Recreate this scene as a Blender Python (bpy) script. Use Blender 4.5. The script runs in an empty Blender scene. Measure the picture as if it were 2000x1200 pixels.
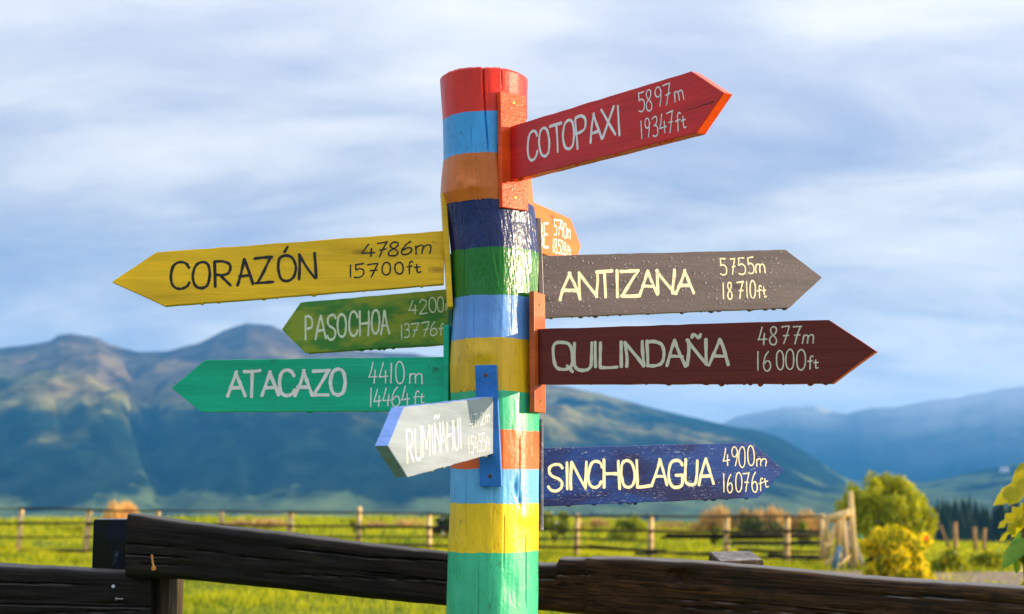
import bpy, bmesh, math, random
import numpy as np
from mathutils import Vector, Matrix

random.seed(7)
rng = np.random.default_rng(11)
SC = bpy.context.scene
COL = SC.collection

# ------------------------------------------------------------------ camera
F = 2778.0                      # focal length in units of photo pixels (50 mm on 36 mm over 2000 px)
HOR = 950.0
PITCH = math.atan((HOR - 600) / F)
CP, SP = math.cos(PITCH), math.sin(PITCH)
CZ = 1.7
cam_d = bpy.data.cameras.new('camera')
cam = bpy.data.objects.new('camera', cam_d)
COL.objects.link(cam)
cam.location = (0, 0, CZ)
cam.rotation_euler = (math.pi / 2 + PITCH, 0, 0)
cam_d.lens = 50
cam_d.sensor_width = 36
cam_d.clip_start = 0.05
cam_d.clip_end = 40000
cam_d.dof.use_dof = True
cam_d.dof.focus_distance = 3.15
cam_d.dof.aperture_fstop = 4.5
cam_d.dof.aperture_blades = 0
SC.camera = cam

# ------------------------------------------------------------------ light
SUN_AZ = 2.2      # degrees from +X towards the camera
SUN_EL = 6.4
sd = bpy.data.lights.new('sun', 'SUN')
sun = bpy.data.objects.new('sun', sd)
COL.objects.link(sun)
sv = Vector((math.cos(math.radians(SUN_AZ)) * math.cos(math.radians(SUN_EL)),
             -math.sin(math.radians(SUN_AZ)) * math.cos(math.radians(SUN_EL)),
             math.sin(math.radians(SUN_EL))))
sun.rotation_euler = sv.to_track_quat('Z', 'Y').to_euler()
sd.energy = 5.0
sd.angle = math.radians(0.6)
sd.color = (1.0, 0.80, 0.50)

world = bpy.data.worlds.new('World')
SC.world = world
world.use_nodes = True
W = world.node_tree
W.nodes.clear()


def N(tree, t, **kw):
    n = tree.nodes.new(t)
    for k, v in kw.items():
        if k.startswith('i_'):
            n.inputs[k[2:].replace('_', ' ')].default_value = v
        else:
            setattr(n, k, v)
    return n


def L(tree, a, b):
    tree.links.new(a, b)


def ramp(tree, fac, stops, interp='LINEAR'):
    r = tree.nodes.new('ShaderNodeValToRGB')
    r.color_ramp.interpolation = interp
    e = r.color_ramp.elements
    while len(e) > 1:
        e.remove(e[-1])
    e[0].position = stops[0][0]
    c = stops[0][1]
    e[0].color = (*c, 1) if hasattr(c, '__len__') else (c, c, c, 1)
    for p, c in stops[1:]:
        q = e.new(p)
        q.color = (*c, 1) if hasattr(c, '__len__') else (c, c, c, 1)
    if fac is not None:
        tree.links.new(fac, r.inputs[0])
    return r.outputs[0]


def mixc(tree, fac, a, b, blend='MIX'):
    m = tree.nodes.new('ShaderNodeMix')
    m.data_type = 'RGBA'
    m.blend_type = blend
    for s, v in ((m.inputs[0], fac), (m.inputs[6], a), (m.inputs[7], b)):
        if isinstance(v, (int, float)):
            s.default_value = v
        elif hasattr(v, '__len__'):
            s.default_value = (*v[:3], 1)
        else:
            tree.links.new(v, s)
    return m.outputs[2]


def mth(tree, op, a, b=None, c=None, clamp=False):
    m = tree.nodes.new('ShaderNodeMath')
    m.operation = op
    m.use_clamp = clamp
    for i, v in enumerate((a, b, c)):
        if v is None:
            continue
        if isinstance(v, (int, float)):
            m.inputs[i].default_value = v
        else:
            tree.links.new(v, m.inputs[i])
    return m.outputs[0]


def noise(tree, vec, scale, detail=4, rough=.55, dist=0.0):
    n = tree.nodes.new('ShaderNodeTexNoise')
    n.inputs['Scale'].default_value = scale
    n.inputs['Detail'].default_value = detail
    n.inputs['Roughness'].default_value = rough
    n.inputs['Distortion'].default_value = dist
    if vec is not None:
        tree.links.new(vec, n.inputs['Vector'])
    return n.outputs[0]


def mapping(tree, vec, scale=(1, 1, 1), loc=(0, 0, 0), rot=(0, 0, 0)):
    m = tree.nodes.new('ShaderNodeMapping')
    m.inputs['Scale'].default_value = scale
    m.inputs['Location'].default_value = loc
    m.inputs['Rotation'].default_value = rot
    tree.links.new(vec, m.inputs['Vector'])
    return m.outputs[0]


# sky: Nishita behind a broken sheet of stratocumulus
sky = N(W, 'ShaderNodeTexSky', sky_type='NISHITA', sun_disc=False)
sky.sun_elevation = math.radians(SUN_EL)
sky.sun_rotation = math.radians(90 + SUN_AZ)
sky.altitude = 2500
sky.air_density = 1.2
sky.dust_density = 0.6
tc = N(W, 'ShaderNodeTexCoord')
sep = N(W, 'ShaderNodeSeparateXYZ')
L(W, tc.outputs['Generated'], sep.inputs[0])
zc = mth(W, 'MAXIMUM', sep.outputs[2], 0.0)
den = mth(W, 'ADD', zc, 0.34)
cx_ = mth(W, 'DIVIDE', sep.outputs[0], den)
cy_ = mth(W, 'DIVIDE', sep.outputs[1], den)
comb = N(W, 'ShaderNodeCombineXYZ')
L(W, cx_, comb.inputs[0])
L(W, cy_, comb.inputs[1])
pl = comb.outputs[0]
n1 = noise(W, mapping(W, pl, (1.25, 2.3, 1), (3.1, 1.7, 0), (0, 0, .10)), 1.0, 7, .56, .35)
n2 = noise(W, mapping(W, pl, (2.6, 5.5, 1), (9.4, 4.2, 0), (0, 0, -.05)), 1.0, 8, .60, .5)
n3 = noise(W, mapping(W, pl, (.9, 1.3, 1), (1.4, 8.2, 0)), 1.0, 4, .5)
dens = mth(W, 'ADD', mth(W, 'MULTIPLY', n1, .55), mth(W, 'MULTIPLY', n2, .45))
SK = 10.0                       # colours below are divided by the 0.1 of the Background
cl = ramp(W, dens, [(.34, (.165, .196, .290)), (.42, (.215, .242, .320)), (.48, (.275, .292, .345)), (.54, (.355, .362, .385)), (.63, (.45, .444, .44))])
cl = mixc(W, 1.0, cl, (SK, SK, SK), 'MULTIPLY')
cover = ramp(W, n3, [(.30, .86), (.60, .98)])
skycol = mixc(W, cover, sky.outputs[0], cl)
# pale band low over the horizon
hz = ramp(W, sep.outputs[2], [(0.0, .85), (.06, .70), (.14, 0.0)])
hzn = mth(W, 'MULTIPLY', hz, ramp(W, n2, [(.35, .25), (.6, 1.0)]))
skycol = mixc(W, hzn, skycol, (.50 * SK, .49 * SK, .48 * SK))
# higher up the sheet is brighter
up = ramp(W, sep.outputs[2], [(.20, 0.0), (.34, .25), (.60, .75), (1.0, .85)])
skycol = mixc(W, up, skycol, (.52 * SK, .545 * SK, .60 * SK))
# clouds scatter forward: the sheet brightens softly towards the sun
dt = N(W, 'ShaderNodeVectorMath', operation='DOT_PRODUCT')
L(W, tc.outputs['Generated'], dt.inputs[0])
dt.inputs[1].default_value = sv
ph = mth(W, 'POWER', mth(W, 'MULTIPLY', mth(W, 'ADD', dt.outputs['Value'], 1.0), .5, None, True), 6.0)
skycol = mixc(W, 1.0, skycol, mixc(W, ph, (1, 1, 1), (3.2, 2.9, 2.4)), 'MULTIPLY')
bg = N(W, 'ShaderNodeBackground')
bg.inputs['Strength'].default_value = 0.1
L(W, skycol, bg.inputs['Color'])
wo = N(W, 'ShaderNodeOutputWorld')
L(W, bg.outputs[0], wo.inputs['Surface'])

SC.view_settings.view_transform = 'Standard'
SC.view_settings.look = 'None'
SC.view_settings.gamma = 1
SC.view_settings.exposure = 1.25
SC.view_settings.use_curve_mapping = False
SC.cycles.volume_bounces = 0
SC.cycles.max_bounces = 8
SC.cycles.sample_clamp_indirect = 4


# ------------------------------------------------------------------ helpers
def ray(px, py):
    u = (px - 1000) / F
    v = (600 - py) / F
    return Vector((u, CP - v * SP, SP + v * CP))


def P(px, py, d):
    """world point seen at photo pixel (px,py) at distance d along +Y"""
    r = ray(px, py)
    return Vector((r.x / r.y * d, d, CZ + r.z / r.y * d))


def onplane(px, py, O, m):
    r = ray(px, py)
    t = (O[0] * m[0] + O[1] * m[1]) / (r.x * m[0] + r.y * m[1])
    return Vector((r.x * t, r.y * t, CZ + r.z * t))


def tag(o, label=None, cat=None, group=None, kind=None):
    if label: o['label'] = label
    if cat: o['category'] = cat
    if group: o['group'] = group
    if kind: o['kind'] = kind
    return o


def empty(name, loc, rz=0):
    o = bpy.data.objects.new(name, None)
    o.empty_display_size = .1
    COL.objects.link(o)
    o.location = loc
    o.rotation_euler = (0, 0, rz)
    return o


def link(name, me, mats, parent=None, smooth=False):
    if not isinstance(mats, (list, tuple)): mats = [mats]
    o = bpy.data.objects.new(name, me)
    if len(me.materials) == 0:
        for m in mats: me.materials.append(m)
    COL.objects.link(o)
    if parent is not None: o.parent = parent
    if smooth:
        me.polygons.foreach_set('use_smooth', [True] * len(me.polygons))
    return o


def mesh(name, V, Fc, mi=None):
    me = bpy.data.meshes.new(name)
    me.from_pydata([tuple(v) for v in V], [], [tuple(f) for f in Fc])
    if mi is not None: me.polygons.foreach_set('material_index', mi)
    me.update()
    return me


def mesh_np(name, V, Q):
    """fast mesh from numpy: V (n,3), Q (m,k)"""
    me = bpy.data.meshes.new(name)
    m, k = Q.shape
    me.vertices.add(len(V))
    me.vertices.foreach_set('co', np.asarray(V, dtype=np.float32).ravel())
    me.loops.add(m * k)
    me.loops.foreach_set('vertex_index', Q.astype(np.int32).ravel())
    me.polygons.add(m)
    me.polygons.foreach_set('loop_start', np.arange(0, m * k, k, dtype=np.int32))
    me.polygons.foreach_set('loop_total', np.full(m, k, dtype=np.int32))
    me.update(calc_edges=True)
    return me


class MB:
    def __init__(s):
        s.V = []; s.F = []

    def add(s, V, Fc):
        b = len(s.V)
        s.V += [tuple(v) for v in V]
        s.F += [tuple(i + b for i in f) for f in Fc]

    def tube(s, pts, rad, seg=8, cap=True, squash=1.0):
        pts = [Vector(p) for p in pts]
        if not hasattr(rad, '__len__'): rad = [rad] * len(pts)
        V = []
        for i, p in enumerate(pts):
            t = (pts[min(i + 1, len(pts) - 1)] - pts[max(i - 1, 0)]).normalized()
            ref = Vector((0, 0, 1)) if abs(t.z) < .9 else Vector((0, 1, 0))
            a = t.cross(ref).normalized()
            b = t.cross(a)
            for k in range(seg):
                th = 2 * math.pi * k / seg
                V.append(p + a * rad[i] * math.cos(th) + b * rad[i] * squash * math.sin(th))
        Fc = []
        for i in range(len(pts) - 1):
            for k in range(seg):
                k2 = (k + 1) % seg
                Fc.append((i * seg + k, i * seg + k2, (i + 1) * seg + k2, (i + 1) * seg + k))
        if cap:
            Fc.append(tuple(range(seg))[::-1])
            Fc.append(tuple((len(pts) - 1) * seg + k for k in range(seg)))
        s.add(V, Fc)

    def box(s, c, h, rot=None):
        c = Vector(c)
        V = []
        for x in (-1, 1):
            for y in (-1, 1):
                for z in (-1, 1):
                    v = Vector((x * h[0], y * h[1], z * h[2]))
                    if rot is not None: v = rot @ v
                    V.append(c + v)
        s.add(V, [(0, 1, 3, 2), (4, 6, 7, 5), (0, 4, 5, 1), (2, 3, 7, 6), (0, 2, 6, 4), (1, 5, 7, 3)])

    def build(s, name, mats, parent=None, smooth=False):
        return link(name, mesh(name, s.V, s.F), mats, parent, smooth)


def bevel(o, w=.002, seg=2):
    m = o.modifiers.new('bevel', 'BEVEL')
    m.width = w
    m.segments = seg
    m.limit_method = 'ANGLE'
    return o


# value noise for numpy terrain
_perm = rng.permutation(512)
_val = rng.random(512)


def vnoise(x, y):
    xi = np.floor(x).astype(int); yi = np.floor(y).astype(int)
    xf = x - xi; yf = y - yi
    u = xf * xf * (3 - 2 * xf); v = yf * yf * (3 - 2 * yf)

    def h(a, b): return _val[_perm[(a + _perm[b % 512]) % 512]]
    return (h(xi, yi) * (1 - u) + h(xi + 1, yi) * u) * (1 - v) + (h(xi, yi + 1) * (1 - u) + h(xi + 1, yi + 1) * u) * v


def fbm(x, y, o=5, g=.5):
    s = 0; a = 1; t = 0
    for i in range(o):
        s = s + a * vnoise(x * 2 ** i + 17.3 * i, y * 2 ** i + 9.1 * i)
        t += a; a *= g
    return s / t


# ------------------------------------------------------------------ materials
def mat(name):
    m = bpy.data.materials.new(name)
    m.use_nodes = True
    t = m.node_tree
    t.nodes.clear()
    b = t.nodes.new('ShaderNodeBsdfPrincipled')
    o = t.nodes.new('ShaderNodeOutputMaterial')
    t.links.new(b.outputs[0], o.inputs[0])
    return m, t, b


def setc(t, sock, v):
    if isinstance(v, (int, float)): sock.default_value = v
    elif hasattr(v, '__len__'): sock.default_value = (*v[:3], 1)
    else: t.links.new(v, sock)


def simple(name, col, rough=.6, metal=0, spec=.5, var=.25, scale=20.0, bump=0.0):
    m, t, b = mat(name)
    tcn = t.nodes.new('ShaderNodeTexCoord')
    n = noise(t, tcn.outputs['Object'], scale, 5)
    f = ramp(t, n, [(.3, 1 - var), (.7, 1 + var)])
    setc(t, b.inputs['Base Color'], mixc(t, 1.0, col, f, 'MULTIPLY'))
    b.inputs['Roughness'].default_value = rough
    b.inputs['Metallic'].default_value = metal
    b.inputs['Specular IOR Level'].default_value = spec
    if bump:
        bn = t.nodes.new('ShaderNodeBump')
        bn.inputs['Strength'].default_value = bump
        bn.inputs['Distance'].default_value = .002
        t.links.new(n, bn.inputs['Height'])
        t.links.new(bn.outputs[0], b.inputs['Normal'])
    return m


def paint(name, col, rough=.32, col2=None, mix2=(.5, .62), sc2=(3, 3, 9), wear=None, wear_lim=(.66, .70), wear_sc=(14, 14, 60),
          dark=.35, dark_lim=(.64, .72), grain=.5, spec=.28, drops=0.0, coat=0.0, spots_top=False):
    """hand-brushed gloss paint on a board: grain along local X"""
    m, t, b = mat(name)
    tcn = t.nodes.new('ShaderNodeTexCoord')
    ob = tcn.outputs['Object']
    g = noise(t, mapping(t, ob, (6, 60, 140)), 1.0, 5, .6, .6)       # wood grain
    g2 = noise(t, mapping(t, ob, (1.5, 8, 14)), 1.0, 4, .6)
    fine = noise(t, ob, 220, 3, .6)
    c = mixc(t, 1.0, col, ramp(t, g2, [(.3, .74), (.7, 1.18)]), 'MULTIPLY')
    c = mixc(t, 1.0, c, ramp(t, g, [(.3, .88), (.6, 1.06)]), 'MULTIPLY')
    if col2 is not None:
        n = noise(t, mapping(t, ob, sc2, (3.3, 1, 2)), 1.0, 6, .62)
        c = mixc(t, ramp(t, n, [(mix2[0], 0.0), (mix2[1], 1.0)]), c, col2)
    kv = t.nodes.new('ShaderNodeTexVoronoi'); kv.inputs['Scale'].default_value = 1.0
    kw = mixc(t, .035, mapping(t, ob, (6, 2, 17), (len(name) * 1.37, 0, len(name) * .71)), noise(t, ob, 40, 3, .6))
    L(t, kw, kv.inputs['Vector'])
    kn = ramp(t, kv.outputs['Distance'], [(.05, .75), (.085, .35), (.10, .55), (.14, 0.0)])
    kc = t.nodes.new('ShaderNodeSeparateColor'); L(t, kv.outputs['Color'], kc.inputs[0])
    kn = mth(t, 'MULTIPLY', kn, mth(t, 'GREATER_THAN', kc.outputs[0], .70))
    c = mixc(t, kn, c, mixc(t, 1.0, c, (.35, .30, .28), 'MULTIPLY'))
    # dirt specks and small dark rubs
    n = noise(t, mapping(t, ob, (22, 22, 40), (5, 2, 1)), 1.0, 6, .7)
    nb = noise(t, mapping(t, ob, (4, 4, 9), (1, 7, 1)), 1.0, 2, .5)
    f = mth(t, 'MULTIPLY', ramp(t, n, [(dark_lim[0], 0.0), (dark_lim[1], 1.0)]), ramp(t, nb, [(.48, 0.0), (.6, 1.0)]))
    c = mixc(t, mth(t, 'MULTIPLY', f, dark * 1.6, None, True), c, (.02, .02, .015))
    if wear is not None:
        n = noise(t, mapping(t, ob, wear_sc, (7, 3, 5)), 1.0, 7, .72)
        pm = noise(t, mapping(t, ob, (9, 9, 22), (4, 9, 2)), 1.0, 4, .6)
        c = mixc(t, mth(t, 'MULTIPLY', ramp(t, n, [(wear_lim[0], 0.0), (wear_lim[1], 1.0)]), ramp(t, pm, [(.42, .08), (.60, 1.0)])), c, wear)
    setc(t, b.inputs['Base Color'], c)
    setc(t, b.inputs['Roughness'], mth(t, 'ADD', mth(t, 'MULTIPLY', g2, .25), rough - .12))
    b.inputs['Specular IOR Level'].default_value = spec
    b.inputs['Coat Weight'].default_value = coat
    b.inputs['Coat Roughness'].default_value = .15
    h = mth(t, 'ADD', mth(t, 'MULTIPLY', g, 1.0), mth(t, 'MULTIPLY', fine, .35))
    h = mth(t, 'ADD', h, mth(t, 'MULTIPLY', g2, 1.2))
    h = mth(t, 'SUBTRACT', h, mth(t, 'MULTIPLY', kn, .8))
    if drops:
        v = t.nodes.new('ShaderNodeTexVoronoi')
        v.inputs['Scale'].default_value = 130
        L(t, ob, v.inputs['Vector'])
        h = mth(t, 'ADD', h, mth(t, 'MULTIPLY', ramp(t, v.outputs['Distance'], [(.0, 1.0), (.32, 0.0)]), drops))
    bn = t.nodes.new('ShaderNodeBump')
    bn.inputs['Strength'].default_value = grain
    bn.inputs['Distance'].default_value = .0012
    L(t, h, bn.inputs['Height'])
    L(t, bn.outputs[0], b.inputs['Normal'])
    return m


def darkwood(name, c1, c2, ends=(6, 30, 30), rough=.55, axis_scale=(4, 60, 60), bstr=.8, moss=None, dist=.006, top=None):
    m, t, b = mat(name)
    tcn = t.nodes.new('ShaderNodeTexCoord')
    ob = tcn.outputs['Object']
    g = noise(t, mapping(t, ob, axis_scale), 1.0, 7, .68, .5)
    g2 = noise(t, mapping(t, ob, tuple(a * .25 for a in axis_scale), (2, 3, 4)), 1.0, 5, .6)
    c = mixc(t, ramp(t, g, [(.38, 0.0), (.66, 1.0)]), c1, c2)
    c = mixc(t, 1.0, c, ramp(t, g2, [(.3, .5), (.7, 1.5)]), 'MULTIPLY')
    if moss is not None:
        n = noise(t, ob, 9, 5, .6)
        c = mixc(t, ramp(t, n, [(.52, 0.0), (.68, .7)]), c, moss)
    if top is not None:      # weathered grey upper side, with the lit top edge painted in too
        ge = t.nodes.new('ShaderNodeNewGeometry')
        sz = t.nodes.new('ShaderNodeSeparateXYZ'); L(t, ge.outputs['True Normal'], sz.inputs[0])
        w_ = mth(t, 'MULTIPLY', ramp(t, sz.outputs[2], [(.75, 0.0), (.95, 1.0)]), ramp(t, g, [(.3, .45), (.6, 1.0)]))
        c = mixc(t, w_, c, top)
    setc(t, b.inputs['Base Color'], c)
    b.inputs['Roughness'].default_value = rough
    b.inputs['Specular IOR Level'].default_value = .15
    bn = t.nodes.new('ShaderNodeBump')
    bn.inputs['Strength'].default_value = bstr
    bn.inputs['Distance'].default_value = dist
    L(t, mth(t, 'ADD', g, mth(t, 'MULTIPLY', g2, 1.5)), bn.inputs['Height'])
    L(t, bn.outputs[0], b.inputs['Normal'])
    return m


def leafmat(name, c1, c2, trans=.45, scale=1.2, rough=.5, stretch=None, lim=(.3, .68)):
    m = bpy.data.materials.new(name)
    m.use_nodes = True
    t = m.node_tree
    t.nodes.clear()
    geo = t.nodes.new('ShaderNodeNewGeometry')
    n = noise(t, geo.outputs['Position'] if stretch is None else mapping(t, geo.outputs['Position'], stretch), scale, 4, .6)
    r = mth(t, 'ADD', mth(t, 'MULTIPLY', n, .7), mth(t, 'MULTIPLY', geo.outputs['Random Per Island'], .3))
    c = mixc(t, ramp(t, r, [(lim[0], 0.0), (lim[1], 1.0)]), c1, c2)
    b = t.nodes.new('ShaderNodeBsdfPrincipled')
    L(t, c, b.inputs['Base Color'])
    b.inputs['Roughness'].default_value = rough
    b.inputs['Specular IOR Level'].default_value = .3
    tr = t.nodes.new('ShaderNodeBsdfTranslucent')
    L(t, mixc(t, 1.0, c, (1.5, 1.35, .6), 'MULTIPLY'), tr.inputs[0])
    mx = t.nodes.new('ShaderNodeMixShader')
    mx.inputs[0].default_value = trans
    L(t, b.outputs[0], mx.inputs[1])
    L(t, tr.outputs[0], mx.inputs[2])
    o = t.nodes.new('ShaderNodeOutputMaterial')
    L(t, mx.outputs[0], o.inputs[0])
    return m


# ------------------------------------------------------------------ terrain
def px_of(x, y):
    """photo column of a direction (for y>0), clamped"""
    y = np.maximum(y, 1e-3)
    return np.where(np.abs(x) < y * 2.0, 1000 + x / y * F * 0.9922, np.sign(x) * 5600 + 1000)


def gz(x, y):
    """height of the meadow and the valley floor"""
    r = np.sqrt(x * x + y * y)
    c0 = np.interp(px_of(x, y), [1150, 1800], [60, 26])
    s = np.clip((r - c0) / 420, 0, 1)
    s = s * s * (3 - 2 * s)
    z = -32 * s
    z = z - .10 * np.clip((x + 2) / 10, 0, 1) * np.clip((r - 20) / 15, 0, 1)
    z = z + .10 * (fbm(x * .12 + 40, y * .12 + 20, 4) - .5) * np.clip(r / 12, 0, 1)
    z = z + 5 * (fbm(x / 160 + 4, y / 160 + 9, 4) - .5) * np.clip((r - 300) / 500, 0, 1)
    return z


def gz1(x, y): return float(gz(np.array([float(x)]), np.array([float(y)]))[0])


def polar(name, r0, r1, nr, angs, fz, m, keep=None):
    rs = r0 * (r1 / r0) ** (np.arange(nr) / (nr - 1.0))
    A, R = np.meshgrid(angs, rs)
    X = R * np.sin(A); Y = R * np.cos(A)
    Z = fz(X, Y, R, A)
    V = np.stack([X.ravel(), Y.ravel(), Z.ravel()], 1)
    na = len(angs)
    i, j = np.meshgrid(np.arange(nr - 1), np.arange(na - 1), indexing='ij')
    q = np.stack([i * na + j, i * na + j + 1, (i + 1) * na + j + 1, (i + 1) * na + j], -1).reshape(-1, 4)
    q = q[:, ::-1]
    me = mesh_np(name, V, q)
    o = link(name, me, m, None, True)
    return o


# ground material: pasture near, fields far
gm, t, b = mat('pasture')
geo = t.nodes.new('ShaderNodeNewGeometry')
pos = geo.outputs['Position']
n_a = noise(t, pos, .35, 6, .6)
n_b = noise(t, pos, 4.0, 5, .6)
near = mixc(t, ramp(t, n_a, [(.38, 0.0), (.62, 1.0)]), (.09, .16, .012), (.22, .25, .012))
near = mixc(t, ramp(t, n_b, [(.35, .0), (.7, .5)]), near, (.05, .045, .02))
vo = t.nodes.new('ShaderNodeTexVoronoi')
L(t, mapping(t, pos, (1 / 260, 1 / 420, 0)), vo.inputs['Vector'])
vo.inputs['Scale'].default_value = 1
fld = ramp(t, vo.outputs['Color'], [(.2, (.04, .075, .02)), (.4, (.08, .13, .03)), (.6, (.12, .16, .05)), (.8, (.12, .11, .05))], 'CONSTANT')
n_c = noise(t, mapping(t, pos, (1 / 120, 1 / 300, 0)), 1, 6, .65)
fld = mixc(t, ramp(t, n_c, [(.50, 0.0), (.56, .9)]), fld, (.018, .035, .015))
dst = t.nodes.new('ShaderNodeVectorMath'); dst.operation = 'LENGTH'
L(t, pos, dst.inputs[0])
far = ramp(t, mth(t, 'DIVIDE', dst.outputs['Value'], 1000), [(.15, 0.0), (.35, 1.0)])
setc(t, b.inputs['Base Color'], mixc(t, far, near, fld))
b.inputs['Roughness'].default_value = 1
b.inputs['Specular IOR Level'].default_value = .1

view_a = np.radians(np.linspace(-28, 28, 420))
rest = np.radians(np.linspace(28, 332, 150))
angs = np.concatenate([view_a, rest[1:]])
ground = polar('ground', .5, 6400, 260, angs, lambda X, Y, R, A: gz(X, Y), gm)
tag(ground, kind='structure')

# hill material: bright pasture at the foot, dark woods, tawny upper slopes
hm, t, b = mat('hillside')
geo = t.nodes.new('ShaderNodeNewGeometry')
pos = geo.outputs['Position']
sp = t.nodes.new('ShaderNodeSeparateXYZ')
L(t, pos, sp.inputs[0])
at = t.nodes.new('ShaderNodeAttribute'); at.attribute_name = 'frac'
nn = noise(t, mapping(t, pos, (1 / 330, 1 / 420, 1 / 160)), 1, 7, .62, .4)
n4 = noise(t, mapping(t, pos, (1 / 90, 1 / 160, 1 / 60), (4, 4, 4)), 1, 6, .62)
nz = mth(t, 'ADD', mth(t, 'MULTIPLY', mth(t, 'SUBTRACT', nn, .5), .95), mth(t, 'MULTIPLY', mth(t, 'SUBTRACT', n4, .5), .65))
nz = mth(t, 'MULTIPLY', nz, mth(t, 'ADD', mth(t, 'MULTIPLY', at.outputs['Fac'], 2.0, None, True), .30, None, True))
f = mth(t, 'ADD', at.outputs['Fac'], nz)
hc = ramp(t, f, [(.00, (.11, .14, .04)), (.055, (.08, .11, .035)), (.075, (.012, .024, .013)), (.25, (.012, .026, .018)), (.33, (.036, .046, .022)),
                 (.40, (.155, .145, .050)), (.55, (.155, .120, .050)), (.75, (.085, .062, .042)), (1.0, (.050, .040, .036))])
n5 = noise(t, mapping(t, pos, (1 / 40, 1 / 60, 1 / 30), (2, 1, 4)), 1, 5, .6)
hc = mixc(t, 1.0, hc, ramp(t, n5, [(.35, .5), (.62, 1.45)]), 'MULTIPLY')
setc(t, b.inputs['Base Color'], hc)
b.inputs['Roughness'].default_value = 1
b.inputs['Specular IOR Level'].default_value = 0


def skyline(pts):
    xs = np.array([p[0] for p in pts], float); ys = np.array([p[1] for p in pts], float)
    return lambda px: (HOR - np.interp(px, xs, ys)) / F      # tangent of elevation


back = skyline([(-4600, 930), (-2600, 800), (-1400, 640), (-900, 720), (-500, 690), (-200, 730), (0, 697), (60, 688), (100, 681), (116, 668), (140, 665), (195, 671),
                (215, 682), (270, 696), (330, 694), (390, 678), (440, 652), (480, 638), (530, 641), (560, 652), (600, 670),
                (700, 688), (800, 692), (862, 700), (960, 725), (1055, 748), (1112, 757), (1240, 790), (1335, 814), (1430, 835), (1477, 843),
                (1525, 862), (1572, 890), (1620, 920), (1650, 938), (1700, 945), (1800, 940), (1880, 925), (2000, 903), (2300, 890), (2800, 860), (3600, 900), (5600, 930)])
front = skyline([(-4600, 930), (-1400, 780), (-600, 740), (-200, 790), (0, 770), (60, 748), (170, 738), (230, 765), (300, 815), (350, 860), (400, 800), (470, 765),
                 (560, 750), (680, 748), (760, 756), (860, 770), (1000, 800), (1100, 850), (1200, 890), (1350, 925), (1500, 940), (1700, 955), (5600, 960)])


def hill_fn(X, Y, R, A):
    px = px_of(X, Y)
    inview = np.exp(-((px - 800) / 1500.0) ** 4)
    tb = back(px); tf = front(px)
    rb = 2700.; rf = 2050.
    base = -32.0
    # back ridge
    zb = CZ + tb * rb
    u = np.clip((R - 1500) / (rb - 1500), 0, None)
    prof = np.where(u < 1, .05 * np.clip(u / .2, 0, 1) + .95 * np.clip((u - .05) / .95, 0, 1) ** 1.0, np.clip(1 - (u - 1) * .9, -.3, 1))
    Z1 = base + (zb - base) * prof
    zf = CZ + tf * rf
    u2 = np.clip((R - 1350) / (rf - 1350), 0, None)
    prof2 = np.where(u2 < 1, .08 * np.clip(u2 / .25, 0, 1) + .92 * np.clip((u2 - .18) / .82, 0, 1) ** 1.15, np.clip(1 - (u2 - 1) * 1.6, -.5, 1))
    Z2 = base + (zf - base) * prof2
    Z = np.maximum(Z1, Z2)
    # spurs and gullies that run down the slopes
    wx = (fbm(X / 420 + 7, Y / 420, 3) - .5) * 420; wy = (fbm(X / 420, Y / 420 + 31, 3) - .5) * 420
    sn = 1 - np.abs(2 * fbm((X + wx) / 380.0 + 3, (Y + wy) / 900.0, 4, .45) - 1)
    sn2 = 1 - np.abs(2 * fbm((X + wx * .7) / 130.0 + 13, (Y + wy) / 300.0, 3) - 1)
    amp = np.clip((Z - base) / 160, 0, 1) * np.clip((CZ + tb * R * .985 - Z) / 60, 0, 1)
    sn3 = 1 - np.abs(2 * fbm((X + wx) / 55.0 + 3, (Y + wy) / 110.0, 3) - 1)
    Z = Z + amp * ((sn - .8) * 110 + (sn2 - .8) * 42 + (sn3 - .8) * 16)
    # main ravine, leaning and forking
    gx = 318 + (R - 1500) * -.05 + 14 * np.sin(R / 110.)
    Z = Z - amp * 45 * np.exp(-((px - gx) / 24) ** 2)
    gx = 520 - (R - 1500) * .06
    Z = Z - amp * 28 * np.exp(-((px - gx) / 22) ** 2)
    rough = (fbm(X / 70, Y / 70, 5, .6) - .5) * 16
    Z = Z + rough * np.clip((Z - base) / 60, 0, 1) * np.clip((rb + 200 - R) / 500, .12, 1)
    Z = np.minimum(Z, np.where(R < rb, CZ + np.maximum(tb * R, tf * R) * 1.0 + 2, 1e6))
    Z = np.where(R < 1290, gz(X, Y) - .6, np.maximum(Z, gz(X, Y) - .6))
    return Z


hang = np.concatenate([np.radians(np.linspace(-72, -23, 70)), np.radians(np.linspace(-22.9, 22.9, 560)), np.radians(np.linspace(23, 72, 60))])
hills = polar('hills', 1280, 3900, 230, hang, hill_fn, hm)
tag(hills, kind='structure')
co = np.zeros(len(hills.data.vertices) * 3, np.float32)
hills.data.vertices.foreach_get('co', co)
co = co.reshape(-1, 3)
pxv = px_of(co[:, 0], co[:, 1])
Rv = np.hypot(co[:, 0], co[:, 1])
el = (co[:, 2] - CZ) / Rv * F          # pixels above the horizon, used as a land-use height
frac = np.clip((co[:, 2] + 30) / 360.0, 0, 1.2)
# the smooth right flank and the low ground there stay wooded / pasture
frac = np.where(pxv > 900, np.minimum(frac, np.interp(pxv, [900, 1100, 1500], [1.2, .40, .24])), frac)
frac = np.where(pxv > 1640, np.clip((co[:, 2] + 30) / 120. * .12, 0, .13), frac)
at = hills.data.attributes.new('frac', 'FLOAT', 'POINT')
at.data.foreach_set('value', frac.astype(np.float32))

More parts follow.
